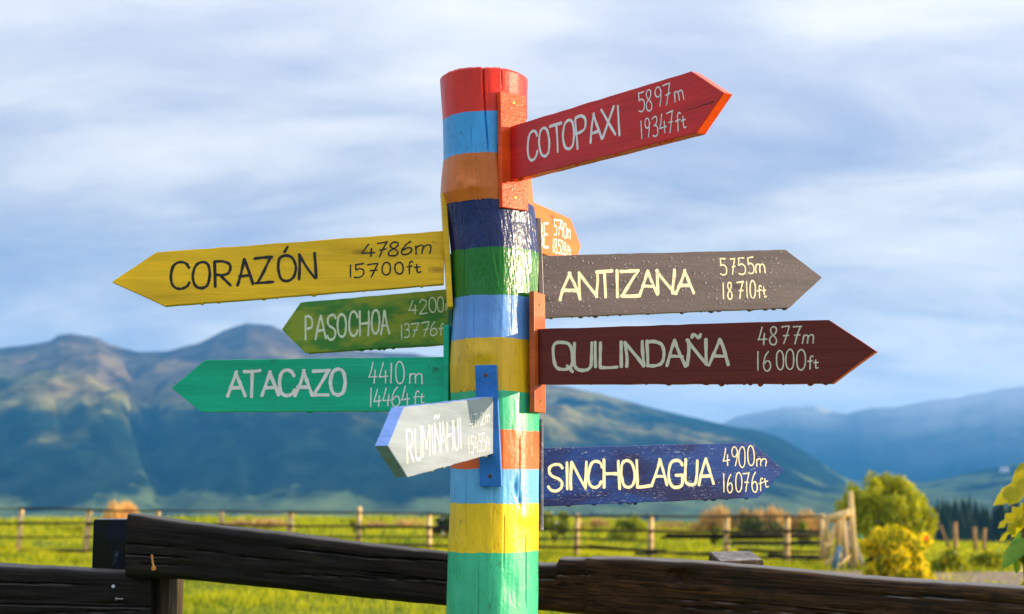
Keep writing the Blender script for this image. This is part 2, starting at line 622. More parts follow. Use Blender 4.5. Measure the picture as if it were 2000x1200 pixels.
# far blue range
fm, t, b = mat('far_range')
geo = t.nodes.new('ShaderNodeNewGeometry')
sp = t.nodes.new('ShaderNodeSeparateXYZ'); L(t, geo.outputs['Position'], sp.inputs[0])
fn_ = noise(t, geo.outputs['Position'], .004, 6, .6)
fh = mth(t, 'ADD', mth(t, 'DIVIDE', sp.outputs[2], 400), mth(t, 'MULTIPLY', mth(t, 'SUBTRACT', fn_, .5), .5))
setc(t, b.inputs['Base Color'], ramp(t, fh, [(.10, (.02, .035, .03)), (.35, (.10, .12, .13)), (.70, (.50, .50, .50))]))  # paler with height: haze on the crest painted into the rock colour
b.inputs['Roughness'].default_value = 1
b.inputs['Specular IOR Level'].default_value = 0
farsk = skyline([(-5600, 800), (1000, 840), (1300, 850), (1400, 835), (1440, 815), (1500, 804), (1530, 799), (1560, 801), (1590, 796), (1620, 806), (1650, 812), (1700, 800),
                 (1740, 801), (1800, 792), (1860, 785), (1900, 780), (1950, 773), (2000, 767), (2300, 748), (2800, 740), (5600, 800)])


def far_fn(X, Y, R, A):
    px = px_of(X, Y)
    zt = CZ + np.minimum(farsk(px), .0785) * 4700 + 12 * (fbm(px / 30., R * 0, 3) - .5)
    zt = np.where(px < 1000, -40 + 0 * zt, zt)
    u = np.clip((R - 3650) / 1050, 0, None)
    prof = np.where(u < 1, u ** 1.2, np.clip(2 - u, -.2, 1))
    sp_ = 1 - np.abs(2 * fbm(px / 90. + 5, R / 1500., 4) - 1)
    return -40 + (zt + 40) * prof + (sp_ - .8) * 100 * u * np.clip(1 - u, 0, 1) * 4 * .5


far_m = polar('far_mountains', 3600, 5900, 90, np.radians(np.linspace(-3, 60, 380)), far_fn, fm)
tag(far_m, kind='structure')

# haze: one closed box round everything
hb = MB()
hb.box((0, 0, 162), (6500, 6500, 208))
hzm = bpy.data.materials.new('haze')
hzm.use_nodes = True
t = hzm.node_tree
t.nodes.clear()
pv = t.nodes.new('ShaderNodeVolumePrincipled')
pv.inputs['Color'].default_value = (.07, .40, 1.0, 1)
pv.inputs['Density'].default_value = .00018
pv.inputs['Anisotropy'].default_value = 0.0
o_ = t.nodes.new('ShaderNodeOutputMaterial')
L(t, pv.outputs[0], o_.inputs['Volume'])
haze = hb.build('haze', hzm)
tag(haze, kind='stuff')

# ------------------------------------------------------------------ near rail fence
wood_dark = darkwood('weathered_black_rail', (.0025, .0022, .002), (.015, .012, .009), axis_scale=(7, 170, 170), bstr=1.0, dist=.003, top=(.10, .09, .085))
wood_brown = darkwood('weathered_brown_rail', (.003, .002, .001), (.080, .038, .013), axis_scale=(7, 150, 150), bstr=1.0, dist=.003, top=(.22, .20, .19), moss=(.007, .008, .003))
wood_post = darkwood('fence_post_wood', (.022, .015, .009), (.10, .065, .040), axis_scale=(50, 50, 5))
wood_blue = paint('old_blue_paint', (.003, .006, .016), .5, spec=.12, col2=(.003, .006, .002), mix2=(.45, .55), sc2=(20, 20, 8), wear=(.08, .12, .18), wear_lim=(.60, .66), wear_sc=(60, 60, 16))
top_grey = darkwood('weathered_grey_end', (.16, .14, .13), (.34, .30, .28), axis_scale=(30, 30, 30), bstr=.6)
near_fence = empty('rail_fence', P(600, 1150, 3.8) * 1)
near_fence.location.z = 0
tag(near_fence, 'dark weathered rail fence of split timbers running behind the painted post', 'fence')
NFL = near_fence.location.copy()


def hewn(name, top, bot, ds, thick, m, seed, splits=((.24, .013, 1.0, .0022), (-.12, .010, 2.3, .0018), (.05, .006, -1.1, .0015), (.36, .006, 3.7, .0013), (-.30, .007, 4.9, .0015)), knots=(), parent=near_fence, seg=120, origin=NFL, nsub=90):
    """hewn timber: top/bot are lists of photo (px,py) of the near edge outline, ds depth at each; cross section a rounded, uneven rectangle"""
    n = nsub
    xs = [p[0] for p in top]
    X = np.linspace(xs[0], xs[-1], n)
    T = np.interp(X, xs, [p[1] for p in top])
    B = np.interp(X, [p[0] for p in bot], [p[1] for p in bot])
    Dp = np.interp(X, xs, ds)
    V = []
    rr = np.random.default_rng(seed)
    a = Vector(P(X[0], (T[0] + B[0]) / 2, Dp[0])); e = Vector(P(X[-1], (T[-1] + B[-1]) / 2, Dp[-1]))
    ax = (e - a).normalized()
    side = Vector((ax.y, -ax.x, 0)).normalized()    # towards the camera
    if side.y > 0: side = -side
    # rotation so local X runs along the rail (grain)
    rz = math.atan2(ax.y, ax.x)
    c0 = (a + e) / 2
    M = Matrix.Translation(c0) @ Matrix.Rotation(rz, 4, 'Z') @ Matrix.Rotation(-math.asin(ax.z), 4, 'Y')
    Mi = M.inverted()
    for i in range(n):
        pt = P(X[i], T[i], Dp[i]); pb = P(X[i], B[i], Dp[i])
        hgt = (pt - pb).length
        c = (pt + pb) / 2 - side * thick / 2
        rc = min(thick, hgt) * .16
        hu, hv = thick / 2 - rc, hgt / 2 - rc
        per = 4 * hu + 4 * hv + 2 * math.pi * rc
        for k in range(seg):
            q = per * k / seg
            # walk round: front face (u=+) bottom to top, top, back, bottom
            segl = (2 * hv, math.pi * rc / 2, 2 * hu, math.pi * rc / 2, 2 * hv, math.pi * rc / 2, 2 * hu, math.pi * rc / 2)
            j = 0
            while j < 7 and q > segl[j]:
                q -= segl[j]; j += 1
            if j == 0: u, v = hu + rc, -hv + q
            elif j == 2: u, v = hu - q, hv + rc
            elif j == 4: u, v = -hu - rc, hv - q
            elif j == 6: u, v = -hu + q, -hv - rc
            else:
                an = q / rc + (j - 1) / 2 * math.pi / 2
                cu = (hu, -hu, -hu, hu)[(j - 1) // 2]; cv = (hv, hv, -hv, -hv)[(j - 1) // 2]
                u, v = cu + rc * math.cos(an), cv + rc * math.sin(an)
            # splits along the grain and adze marks on the near face
            if u > 0 and j == 0:
                for (gv, gd, gs, gw) in splits:
                    vv = gv * hgt + .012 * (vnoise(np.array([X[i] / 170. + seed * 3 + gs]), np.array([gs]))[0] - .5) + (X[i] - X[0]) * gs * 1e-5
                    on = min(1, max(0, (vnoise(np.array([X[i] / 260. + gs * 7]), np.array([seed + 3.]))[0] - .25) * 5))
                    u -= gd * on * math.exp(-((v - vv) / gw) ** 2)
            for (kx, kv, kw, kh, kd) in knots:
                if u > 0 and j == 0: u -= kd * math.exp(-((X[i] - kx) / kw) ** 2 - ((v / hgt - kv) / kh) ** 2)
            u += .0025 * (vnoise(np.array([X[i] / 45. + seed]), np.array([v * 60.]))[0] - .5)
            v2 = v + .0025 * (vnoise(np.array([X[i] / 30. + seed * 5]), np.array([u * 20.]))[0] - .5) * (1 if v > 0 else .5)
            V.append(Mi @ (c + side * u + Vector((0, 0, v2))))
    Fc = []
    for i in range(n - 1):
        for k in range(seg):
            k2 = (k + 1) % seg
            Fc.append((i * seg + k, (i + 1) * seg + k, (i + 1) * seg + k2, i * seg + k2))
    Fc.append(tuple(range(seg)))
    Fc.append(tuple((n - 1) * seg + k for k in range(seg))[::-1])
    o = link(name, mesh(name, V, Fc), m, parent, True)
    o.matrix_local = Matrix.Translation(-origin) @ M
    s = o.modifiers.new('edge', 'EDGE_SPLIT')
    s.split_angle = math.radians(50)
    return o


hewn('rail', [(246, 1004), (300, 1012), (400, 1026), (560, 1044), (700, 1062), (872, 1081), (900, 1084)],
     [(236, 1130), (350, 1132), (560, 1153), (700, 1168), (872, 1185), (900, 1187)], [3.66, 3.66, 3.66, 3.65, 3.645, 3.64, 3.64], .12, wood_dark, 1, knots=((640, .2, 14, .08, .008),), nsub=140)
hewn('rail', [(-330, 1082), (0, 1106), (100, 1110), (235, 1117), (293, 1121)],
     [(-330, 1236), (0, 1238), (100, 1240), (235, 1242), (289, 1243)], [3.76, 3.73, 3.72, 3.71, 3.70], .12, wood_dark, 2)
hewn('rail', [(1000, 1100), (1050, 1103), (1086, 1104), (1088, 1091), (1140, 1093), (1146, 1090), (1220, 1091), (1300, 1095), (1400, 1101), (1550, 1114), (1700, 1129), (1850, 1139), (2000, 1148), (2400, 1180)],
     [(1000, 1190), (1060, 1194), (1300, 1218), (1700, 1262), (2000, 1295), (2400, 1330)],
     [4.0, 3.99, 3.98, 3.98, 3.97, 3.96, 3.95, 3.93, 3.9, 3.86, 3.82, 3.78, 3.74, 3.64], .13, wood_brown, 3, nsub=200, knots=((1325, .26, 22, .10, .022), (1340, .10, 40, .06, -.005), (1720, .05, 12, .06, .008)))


def squared_post(name, cx, top, w, dep, yaw, m, mtop, slant=0.0, depth_z=0):
    """square post down to the ground; top = photo pixel of its top centre, w width in metres"""
    c = P(cx, top, dep)
    g = -.35
    mb = MB()
    V = []
    rot = Matrix.Rotation(yaw, 3, 'Z')
    for z, dz in ((g, 0), (c.z - .004, 0), (c.z, 0)):
        for (a, b_) in ((-1, -1), (1, -1), (1, 1), (-1, 1)):
            ins = 0 if z < c.z else .003
            v = rot @ Vector((a * (w / 2 - ins), b_ * (w / 2 - ins), 0))
            V.append((c.x + v.x, c.y + v.y, z + (slant * v.y if z > 0 else 0) + depth_z))
    Fc = []
    for i in range(2):
        for k in range(4):
            Fc.append((i * 4 + k, i * 4 + (k + 1) % 4, (i + 1) * 4 + (k + 1) % 4, (i + 1) * 4 + k))
    Fc.append((8, 9, 10, 11))
    V = [Vector(v) - NFL for v in V]
    me = mesh(name, V, Fc, [0] * 8 + [1])
    o = link(name, me, [m, mtop], near_fence)
    return o


squared_post('fence_post', 222, 1014, .088, 3.84, .1, wood_blue, simple('blue_post_top', (.16, .20, .26), .5))['label'] = 'upright with worn dark blue paint'
squared_post('fence_post', 319, 1105, .078, 3.79, -.25, wood_post, top_grey)
squared_post('fence_post', 1437, 1086, .125, 4.12, .12, wood_post, top_grey, slant=.17)
squared_post('fence_post', 2250, 1120, .125, 3.98, .12, wood_post, top_grey)
squared_post('fence_post', -420, 1020, .09, 3.84, .12, wood_post, top_grey)

rust = simple('rusty_nail', (.42, .20, .05), .6, .3)
steel = simple('steel_nail', (.55, .55, .58), .35, .8)


def nail(a, b_, r, m):
    mb = MB()
    a = Vector(a); b_ = Vector(b_)
    mb.tube([a - NFL, b_ - NFL], r, 8)
    d_ = (b_ - a).normalized()
    mb.tube([b_ - NFL - d_ * .001, b_ - NFL + d_ * .002], r * 2.2, 10)
    mb.build('nail', m, near_fence)


nail(P(296, 1083, 3.665), P(300, 1110, 3.62), .0028, rust)
nail(P(221, 1145, 3.73), P(221, 1145.5, 3.702), .002, steel)
nail(P(254, 1170, 3.722), P(227, 1170, 3.70), .0018, steel)

# ------------------------------------------------------------------ the painted post
PROF = [(118, 857, 1032), (128, 858, 1031), (180, 861, 1030), (230, 864, 1030), (280, 866, 1032), (310, 866, 1034), (350, 862, 1038), (385, 860, 1041), (410, 868, 1044),
        (450, 876, 1049), (500, 881, 1052), (560, 885, 1051), (620, 885, 1049), (665, 881, 1050), (720, 878, 1052), (770, 879, 1053), (850, 880, 1053),
        (920, 880, 1053), (990, 879, 1053), (1050, 877, 1052), (1100, 875, 1051), (1150, 873, 1051), (1200, 871, 1050), (1400, 866, 1052), (2600, 860, 1056)]
PD = 3.3
pz = np.array([P(1000, q[0], PD).z for q in PROF])[::-1]
pl_ = np.array([P(q[1], q[0], PD).x for q in PROF])[::-1]
pr_ = np.array([P(q[2], q[0], PD).x for q in PROF])[::-1]
ztop = P(945, 133.5, PD - .09).z
BANDS = [(1222, 'orange'), (1087, 'mint'), (990, 'yellow'), (919, 'pale'), (842, 'orange'), (768, 'mint'), (661, 'mustard'), (577, 'periw'), (485, 'green'),
         (395, 'navy'), (305, 'brown'), (221, 'sky')]
CB = {'red': (.72, .022, .006), 'sky': (.045, .34, .78), 'brown': (.62, .15, .012), 'navy': (.012, .022, .12), 'green': (.015, .17, .02), 'periw': (.12, .30, .74),
      'mustard': (.74, .44, .010), 'mint': (.05, .50, .27), 'orange': (.78, .12, .008), 'pale': (.12, .42, .80), 'yellow': (.86, .56, .008)}
zb0 = 0.0
SPAN = 2.8


def build_post():
    segs = 600; rows = 460
    zmin = P(1000, 1240, PD).z
    zs = np.concatenate([np.linspace(-.3, zmin, 12)[:-1], np.linspace(zmin, ztop, rows)])
    TH, Z = np.meshgrid(np.arange(segs) / segs * 2 * np.pi, zs)
    xl = np.interp(Z, pz, pl_); xr = np.interp(Z, pz, pr_)
    # smooth the traced outline
    cx = (xl + xr) / 2; r = (xr - xl) / 2 * .9995
    ca, sa = np.cos(TH), np.sin(TH)
    # relief
    rel = .0030 * (fbm(ca * 2.2 + 5, Z * 9 + sa * 2.2, 4) - .5) + .0016 * (fbm(TH * 26 / 6.283 * 2 + 3, Z * 5, 3) - .5) * np.sin(TH / 2) ** .3
    rough_zone = np.clip((Z - P(1000, 580, PD).z) / .01, 0, 1) * np.clip((P(1000, 397, PD).z - Z) / .01, 0, 1)
    rel = rel + rough_zone * .0016 * (fbm(ca * 26 + 7, Z * 46 + sa * 26, 3) - .5)
    X = cx + r * ca; Y = PD + r * sa

    def bump_at(px, py, wx, wz, amp):
        q = P(px, py, PD - .1)
        return amp * np.exp(-((X - q.x) / wx) ** 2 - ((Z - q.z) / wz) ** 2) * (sa < .2)
    rel = rel + bump_at(918, 338, .016, .030, -.0055) + bump_at(922, 362, .014, .010, .004) + bump_at(900, 352, .01, .012, .003)
    rel = rel + bump_at(942, 690, .03, .02, .006) + bump_at(1011, 952, .0042, .016, -.006) + bump_at(1021, 978, .003, .012, -.005)
    rel = rel + bump_at(1032, 1010, .02, .02, .003) + bump_at(895, 800, .03, .05, -.002) + bump_at(893, 1140, .012, .03, -.004) + bump_at(1000, 1150, .02, .03, -.003)
    # drying crack running down from the top
    zz0 = P(945, 128, 3.2).z; zz1 = P(945, 312, 3.2).z
    xc = P(943, 128, 3.2).x + (P(955, 312, 3.2).x - P(943, 128, 3.2).x) * np.clip((zz0 - Z) / (zz0 - zz1), 0, 1) ** 1.3 + .0015 * (fbm(Z * 60, Z * 0, 3) - .5)
    fade = np.clip((Z - zz1) / .05, 0, 1)
    rel = rel - .010 * fade * np.exp(-((X - xc) / .0015) ** 2) * (sa < 0)
    xc2 = P(980, 128, 3.2).x + .002 * (fbm(Z * 50 + 9, Z * 0, 3) - .5)
    rel = rel - .003 * np.clip((Z - P(980, 175, 3.2).z) / .02, 0, 1) * np.exp(-((X - xc2) / .0012) ** 2) * (sa < 0)
    # further drying checks here and there
    rc_ = random.Random(77)
    for (px_, ya_, yb2_) in ((905, 470, 640), (925, 580, 665), (1001, 585, 650), (910, 930, 1060), (985, 1000, 1120), (935, 1090, 1230), (893, 690, 760), (1020, 850, 990), (920, 240, 300), (961, 840, 930), (1035, 1040, 1200), (889, 1060, 1180)):
        za, zb_ = P(px_, ya_, 3.2).z, P(px_, yb2_, 3.2).z
        x0_ = P(px_, ya_, 3.2).x
        on = np.clip((za - Z) / .02, 0, 1) * np.clip((Z - zb_) / .03, 0, 1)
        xk = x0_ + .004 * (fbm(Z * 14 + px_, Z * 0, 3) - .5)
        rel = rel - .0035 * on * np.exp(-((X - xk) / .0008) ** 2) * (sa < 0)
    # the log was hewn flatter on its front right quarter, below the top bands
    mid, half = math.radians(-43), math.radians(36)
    dth = np.clip((TH - 2 * np.pi) - mid, -half, half)
    chord = math.cos(half) / np.cos(dth)
    fk = np.where(np.abs((TH - 2 * np.pi) - mid) < half, 1 - chord, 0)
    rel = rel - r * .50 * fk * np.clip((P(1000, 395, PD).z - Z) / .06, .25, 1)
    R = r + rel
    # rounded, slightly chipped top edge
    tedge = np.clip((Z - (ztop - .004)) / .004, 0, 1)
    R = R - .0035 * tedge ** 2
    X = cx + R * ca; Y = PD + R * sa
    Zt = Z + tedge * .0045 * (fbm(TH * 12, TH * 0 + 3, 3) - .5)
    V = np.stack([X.ravel(), Y.ravel(), Zt.ravel()], 1)
    nr = len(zs)
    # centre rings for the cut top
    base = V[(nr - 1) * segs:]
    ctr = base.mean(0)
    rings = [ctr + (base - ctr) * f + np.array([0, 0, -.0015 * (1 - f)]) for f in (.85, .5, .15)]
    V = np.concatenate([V] + rings)
    tot = nr + 3
    i, j = np.meshgrid(np.arange(tot - 1), np.arange(segs), indexing='ij')
    j2 = (j + 1) % segs
    q = np.stack([i * segs + j, i * segs + j2, (i + 1) * segs + j2, (i + 1) * segs + j], -1).reshape(-1, 4)
    org = Vector(((pl_[5] + pr_[5]) / 2, PD, 0))
    V = V - np.array(org)
    me = mesh_np('painted_post', V, q)
    m, t, b = mat('banded_gloss_paint')
    tcn = t.nodes.new('ShaderNodeTexCoord')
    ob = tcn.outputs['Object']
    s = t.nodes.new('ShaderNodeSeparateXYZ'); L(t, ob, s.inputs[0])
    wob = noise(t, mapping(t, ob, (9, 9, 3)), 1, 3, .5)
    wob2 = noise(t, mapping(t, ob, (90, 90, 60)), 1, 3, .6)
    z = mth(t, 'ADD', s.outputs[2], mth(t, 'MULTIPLY', mth(t, 'SUBTRACT', wob, .5), .012))
    z = mth(t, 'ADD', z, mth(t, 'MULTIPLY', mth(t, 'SUBTRACT', wob2, .5), .006))
    fz = mth(t, 'DIVIDE', z, SPAN)
    st = [(0.0, CB['yellow'])]
    zz = [(P(965, py, PD - .1).z / SPAN, c) for py, c in BANDS]
    seq = ['orange', 'mint', 'yellow', 'pale', 'orange', 'mint', 'mustard', 'periw', 'green', 'navy', 'brown', 'sky', 'red']
    st = [(0.0, CB[seq[0]])]
    for k, (py, _) in enumerate(BANDS):
        st.append((P(965, py, PD - .1).z / SPAN, CB[seq[k + 1]]))
    c = ramp(t, fz, st, 'CONSTANT')
    # brush marks, dirt
    g = noise(t, mapping(t, ob, (60, 60, 5)), 1, 5, .6, .3)
    g2 = noise(t, mapping(t, ob, (12, 12, 6), (3, 3, 3)), 1, 5, .6)
    c = mixc(t, 1.0, c, ramp(t, g2, [(.3, .80), (.7, 1.15)]), 'MULTIPLY')
    c = mixc(t, 1.0, c, ramp(t, g, [(.3, .9), (.65, 1.06)]), 'MULTIPLY')
    d1 = noise(t, mapping(t, ob, (110, 110, 60), (1, 5, 9)), 1, 5, .7)
    d2 = noise(t, mapping(t, ob, (13, 13, 9), (8, 5, 2)), 1, 3, .5)
    zone = ramp(t, fz, [(0.0, .45)] + [(st[6][0], 1.0), (st[7][0], .5), (st[10][0] , .35)], 'CONSTANT')
    dm = mth(t, 'MULTIPLY', ramp(t, d1, [(.57, 0.0), (.64, 1.0)]), ramp(t, d2, [(.47, 0.0), (.60, 1.0)]))
    c = mixc(t, mth(t, 'MULTIPLY', dm, zone), c, (.05, .035, .012))
    # the dark of the open crack
    setc(t, b.inputs['Base Color'], c)
    rg = ramp(t, fz, [(0.0, .30), (st[7][0], .26), (st[8][0], .20), (st[10][0], .32)], 'CONSTANT')
    setc(t, b.inputs['Roughness'], mth(t, 'ADD', rg, mth(t, 'MULTIPLY', g2, .10)))
    b.inputs['Specular IOR Level'].default_value = .36
    b.inputs['Coat Weight'].default_value = .12
    b.inputs['Coat Roughness'].default_value = .14
    bs = ramp(t, fz, [(0.0, .30), (st[8][0], .50), (st[10][0], .30)], 'CONSTANT')
    lump = noise(t, mapping(t, ob, (120, 120, 90), (4, 4, 4)), 1, 3, .5)
    drp = t.nodes.new('ShaderNodeTexVoronoi'); drp.inputs['Scale'].default_value = 170
    L(t, ob, drp.inputs['Vector'])
    dr = ramp(t, drp.outputs['Distance'], [(.05, 1.0), (.30, 0.0)])
    hgt = mth(t, 'ADD', mth(t, 'MULTIPLY', g, .7), mth(t, 'MULTIPLY', mth(t, 'MULTIPLY', lump, bs), 2.2))
    hgt = mth(t, 'ADD', hgt, mth(t, 'MULTIPLY', dr, .22))
    bn = t.nodes.new('ShaderNodeBump'); bn.inputs['Strength'].default_value = .7; bn.inputs['Distance'].default_value = .0016
    L(t, hgt, bn.inputs['Height']); L(t, bn.outputs[0], b.inputs['Normal'])
    o = link('painted_post', me, m, None, True)
    o.location = org
    tag(o, 'thick round log post painted in bands of red, blue, orange, navy, green, yellow and mint', 'post')
    return o


post = build_post()

# ------------------------------------------------------------------ hand lettering (single-stroke brush alphabet)
# each glyph: list of strokes in a unit box, y up; 'c' closes the loop
G = {
    'A': [[(0, 0), (.25, .5), (.5, 1)], [(.5, 1), (.75, .5), (1, 0)], [(.17, .34), (.83, .34)]],
    'B': [[(0, 0), (0, 1)], [(0, .97), (.5, .99), (.85, .88), (.85, .66), (.5, .53), (.05, .52)], [(.1, .52), (.6, .5), (1, .36), (.98, .12), (.6, .01), (0, .02)]],
    'C': [[(1, .80), (.84, .96), (.5, 1), (.18, .88), (.02, .55), (.06, .22), (.28, .03), (.58, 0), (.86, .09), (1, .24)]],
    'D': [[(.03, 0), (.03, 1)], [(.03, .98), (.45, .99), (.85, .88), (1, .65), (1, .35), (.85, .1), (.45, .01), (.03, .02)]],
    'E': [[(0, 0), (0, 1)], [(0, .98), (1, 1)], [(0, .52), (.8, .53)], [(0, .02), (1, .02)]],
    'G': [[(1, .82), (.82, .97), (.5, 1), (.18, .88), (.02, .55), (.06, .22), (.28, .03), (.6, 0), (.95, .08), (1, .42)], [(1, .42), (.55, .42)]],
    'H': [[(0, 0), (0, 1)], [(1, 0), (1, 1)], [(0, .5), (1, .5)]],
    'I': [[(.5, 0), (.5, 1)]],
    'L': [[(0, 1), (0, 0)], [(0, .015), (1, .015)]],
    'M': [[(0, 0), (.05, 1)], [(.05, 1), (.5, .25)], [(.5, .25), (.95, 1)], [(.95, 1), (1, 0)]],
    'N': [[(0, 0), (0, 1)], [(0, 1), (1, 0)], [(1, 0), (1, 1)]],
    'O': [[(.5, 1), (.15, .9), (0, .62), (0, .38), (.15, .1), (.5, 0), (.85, .1), (1, .38), (1, .62), (.85, .9), 'c']],
    'P': [[(0, 0), (0, 1)], [(0, .98), (.5, 1), (.92, .9), (1, .7), (.85, .53), (.45, .46), (0, .46)]],
    'Q': [[(.5, 1), (.15, .96), (0, .75), (0, .3), (.15, .05), (.5, 0), (.85, .08), (1, .35), (1, .75), (.85, .96), 'c'], [(.7, .16), (1.0, -.06)]],
    'R': [[(0, 0), (0, 1)], [(0, .98), (.5, 1), (.88, .9), (.95, .72), (.8, .52), (.4, .45), (0, .45)], [(.35, .45), (1, 0)]],
    'S': [[(1, .84), (.8, .97), (.45, 1), (.12, .9), (.08, .7), (.3, .56), (.7, .46), (.98, .3), (.9, .09), (.55, 0), (.2, .03), (0, .15)]],
    'T': [[(0, .97), (1, 1)], [(.5, .98), (.53, 0)]],
    'U': [[(0, 1), (0, .3), (.14, .06), (.5, 0), (.86, .06), (1, .3), (1, 1)]],
    'X': [[(0, 1), (1, 0)], [(.98, 1), (.02, 0)]],
    'Z': [[(0, .97), (.98, 1)], [(.96, .98), (.03, .03)], [(0, .02), (1, .02)]],
    '0': [[(.5, 1), (.12, .85), (0, .5), (.12, .14), (.5, 0), (.88, .14), (1, .5), (.88, .85), 'c']],
    '1': [[(.5, 1), (.5, 0)]],
    '2': [[(0, .78), (.2, .97), (.55, 1), (.88, .88), (.88, .65), (.5, .35), (0, .02)], [(0, .02), (1, .03)]],
    '3': [[(.02, .93), (.4, 1), (.85, .92), (.85, .68), (.35, .55)], [(.35, .55), (.85, .5), (1, .28), (.85, .06), (.4, 0), (0, .08)]],
    '4': [[(.42, 1), (.22, .65), (0, .30)], [(0, .30), (1, .32)], [(.74, .62), (.72, 0)]],
    '5': [[(.10, 1), (.12, .58)], [(.1, .98), (.95, 1)], [(.12, .58), (.5, .64), (.9, .52), (1, .3), (.85, .08), (.45, 0), (0, .06)]],
    '6': [[(.70, 1), (.3, .78), (.04, .42), (.06, .14), (.35, 0), (.75, .03), (1, .22), (.88, .46), (.5, .52), (.14, .38)]],
    '7': [[(0, .94), (1, 1)], [(1, 1), (.65, .5), (.35, 0)], [(.3, .48), (.95, .5)]],
    '8': [[(.5, 1), (.16, .92), (.1, .74), (.38, .56), (.78, .42), (1, .22), (.82, .03), (.5, 0), (.14, .05), (0, .24), (.22, .44), (.62, .56), (.9, .75), (.84, .93), 'c']],
    '9': [[(.95, .75), (.72, .97), (.35, 1), (.05, .82), (.1, .58), (.45, .48), (.85, .6), (.95, .75)], [(.95, .8), (.85, .4), (.6, 0)]],
    'm': [[(0, 0), (0, .95)], [(0, .7), (.16, .97), (.38, .95), (.47, .7), (.47, .05)], [(.47, .7), (.66, .97), (.9, .95), (1, .7), (1, 0)]],
    'f': [[(1, .93), (.7, 1), (.45, .85), (.42, .5), (.40, 0)], [(0, .56), (.9, .60)]],
    't': [[(.4, 1), (.42, .2), (.6, .02), (1, .08)], [(0, .66), (.95, .68)]],
    '/': [[(0, 0), (1, 1)]],
    '~': [[(0, .2), (.2, .9), (.42, .75), (.62, .2), (.82, .25), (1, .95)]],
}


def smooth_poly(pts, closed, n=7):
    q = [np.array(p, float) for p in pts]
    if len(q) == 2 and not closed:
        return [q[0] + (q[1] - q[0]) * i / 8 for i in range(9)]
    out = []
    m = len(q)
    rngk = range(m) if closed else range(m - 1)
    for k in rngk:
        p0 = q[(k - 1) % m] if closed or k > 0 else 2 * q[0] - q[1]
        p1 = q[k]; p2 = q[(k + 1) % m]
        p3 = q[(k + 2) % m] if closed or k + 2 < m else 2 * q[-1] - q[-2]
        for i in range(n):
            s = i / n
            out.append(.5 * ((2 * p1) + (-p0 + p2) * s + (2 * p0 - 5 * p1 + 4 * p2 - p3) * s * s + (-p0 + 3 * p1 - 3 * p2 + p3) * s ** 3))
    if not closed: out.append(q[-1])
    return out


def lettering(parent, glyphs, org, sc, slope, lean, wid, proj, Mi, mdir, m, name):
    """glyphs: (char,x0,x1,ytop,ybot) in zoom pixels; brush strokes laid on the board as thin coats of paint"""
    mb = MB()
    lay = 0
    jr = random.Random(len(glyphs) * 31 + int(glyphs[0][1]))
    for ch, x0, x1, yt, yb in glyphs:
        jh = (yb - yt) * .018
        yt += jr.uniform(-jh, jh); yb += jr.uniform(-jh, jh)
        for st in G[ch]:
            closed = st[-1] == 'c'
            pts = smooth_poly(st[:-1] if closed else st, closed)
            hw0 = wid * sc / 2 * (1.12 if name == 'name_lettering' else .95) * (1.0 if m.name != 'bright_white_paint' else 1.35)
            pix = []
            ja, jb, jc = jr.uniform(-.075, .075), jr.uniform(0, 6), jr.uniform(-.035, .035)
            for u, v in pts:
                u += ja * math.sin(3 * v + jb); v += jc * math.sin(2.5 * u + jb)
                gx = x0 + (x1 - x0) * u + lean * (.5 - v)
                gy = yb + (yt - yb) * v + slope * ((x1 - x0) * (u - .5))
                pix.append(np.array([org[0] + gx * sc, org[1] + gy * sc]))
            W3 = [Mi @ proj(p[0], p[1]) for p in pix]      # local board coordinates: x along, z up
            P2 = np.array([(w.x, w.z) for w in W3]); yy = np.array([w.y for w in W3])
            # width in metres from the local pixel scale
            dpx = np.linalg.norm(np.array(pix[-1]) - np.array(pix[0])) if not closed else np.linalg.norm(np.array(pix[len(pix) // 2]) - np.array(pix[0]))
            dm = np.linalg.norm(P2[-1] - P2[0]) if not closed else np.linalg.norm(P2[len(pix) // 2] - P2[0])
            k = (x1 - x0) * sc
            zs_ = (proj(pix[0][0], pix[0][1]) - proj(pix[0][0], pix[0][1] + 10)).length / 10
            hw = hw0 * zs_
            nP = len(P2)
            wn = np.array([1 + .42 * (vnoise(np.array([i * .45 + lay * 7.3]), np.array([3.3 + lay]))[0] - .5) for i in range(nP)])
            if closed: wn[-1] = wn[0]
            off = []
            for i in range(nP):
                a = P2[(i - 1) % nP] if closed else P2[max(i - 1, 0)]
                b_ = P2[(i + 1) % nP] if closed else P2[min(i + 1, nP - 1)]
                d_ = b_ - a
                d_ = d_ / (np.linalg.norm(d_) + 1e-9)
                off.append(np.array([-d_[1], d_[0]]))
            eps = -(0.00045 + .00004 * lay) * 1.0
            V = []; Fc = []
            sgn = mdir
            for i in range(nP):
                for s_ in (1, -1):
                    p = P2[i] + off[i] * hw * wn[i] * s_
                    V.append((p[0], yy[i] + sgn * abs(eps), p[1]))
            for i in range(nP - 1 + (1 if closed else 0)):
                i2 = (i + 1) % nP
                Fc.append((2 * i, 2 * i + 1, 2 * i2 + 1, 2 * i2))
            if not closed:
                for end, nx in ((0, 1), (nP - 1, nP - 2)):
                    d_ = P2[end] - P2[nx]; d_ = d_ / (np.linalg.norm(d_) + 1e-9)
                    o_ = off[end]
                    fan = []
                    for a in range(1, 6):
                        th = math.pi * a / 6
                        p = P2[end] + (o_ * math.cos(th) + d_ * math.sin(th) * .9) * hw * wn[end]
                        fan.append(len(V)); V.append((p[0], yy[end] + sgn * abs(eps), p[1]))
                    Fc.append(tuple([2 * end] + fan + [2 * end + 1]))
            mb.add(V, Fc)
            lay = (lay + 1) % 9
    return mb.build(name, m, parent)


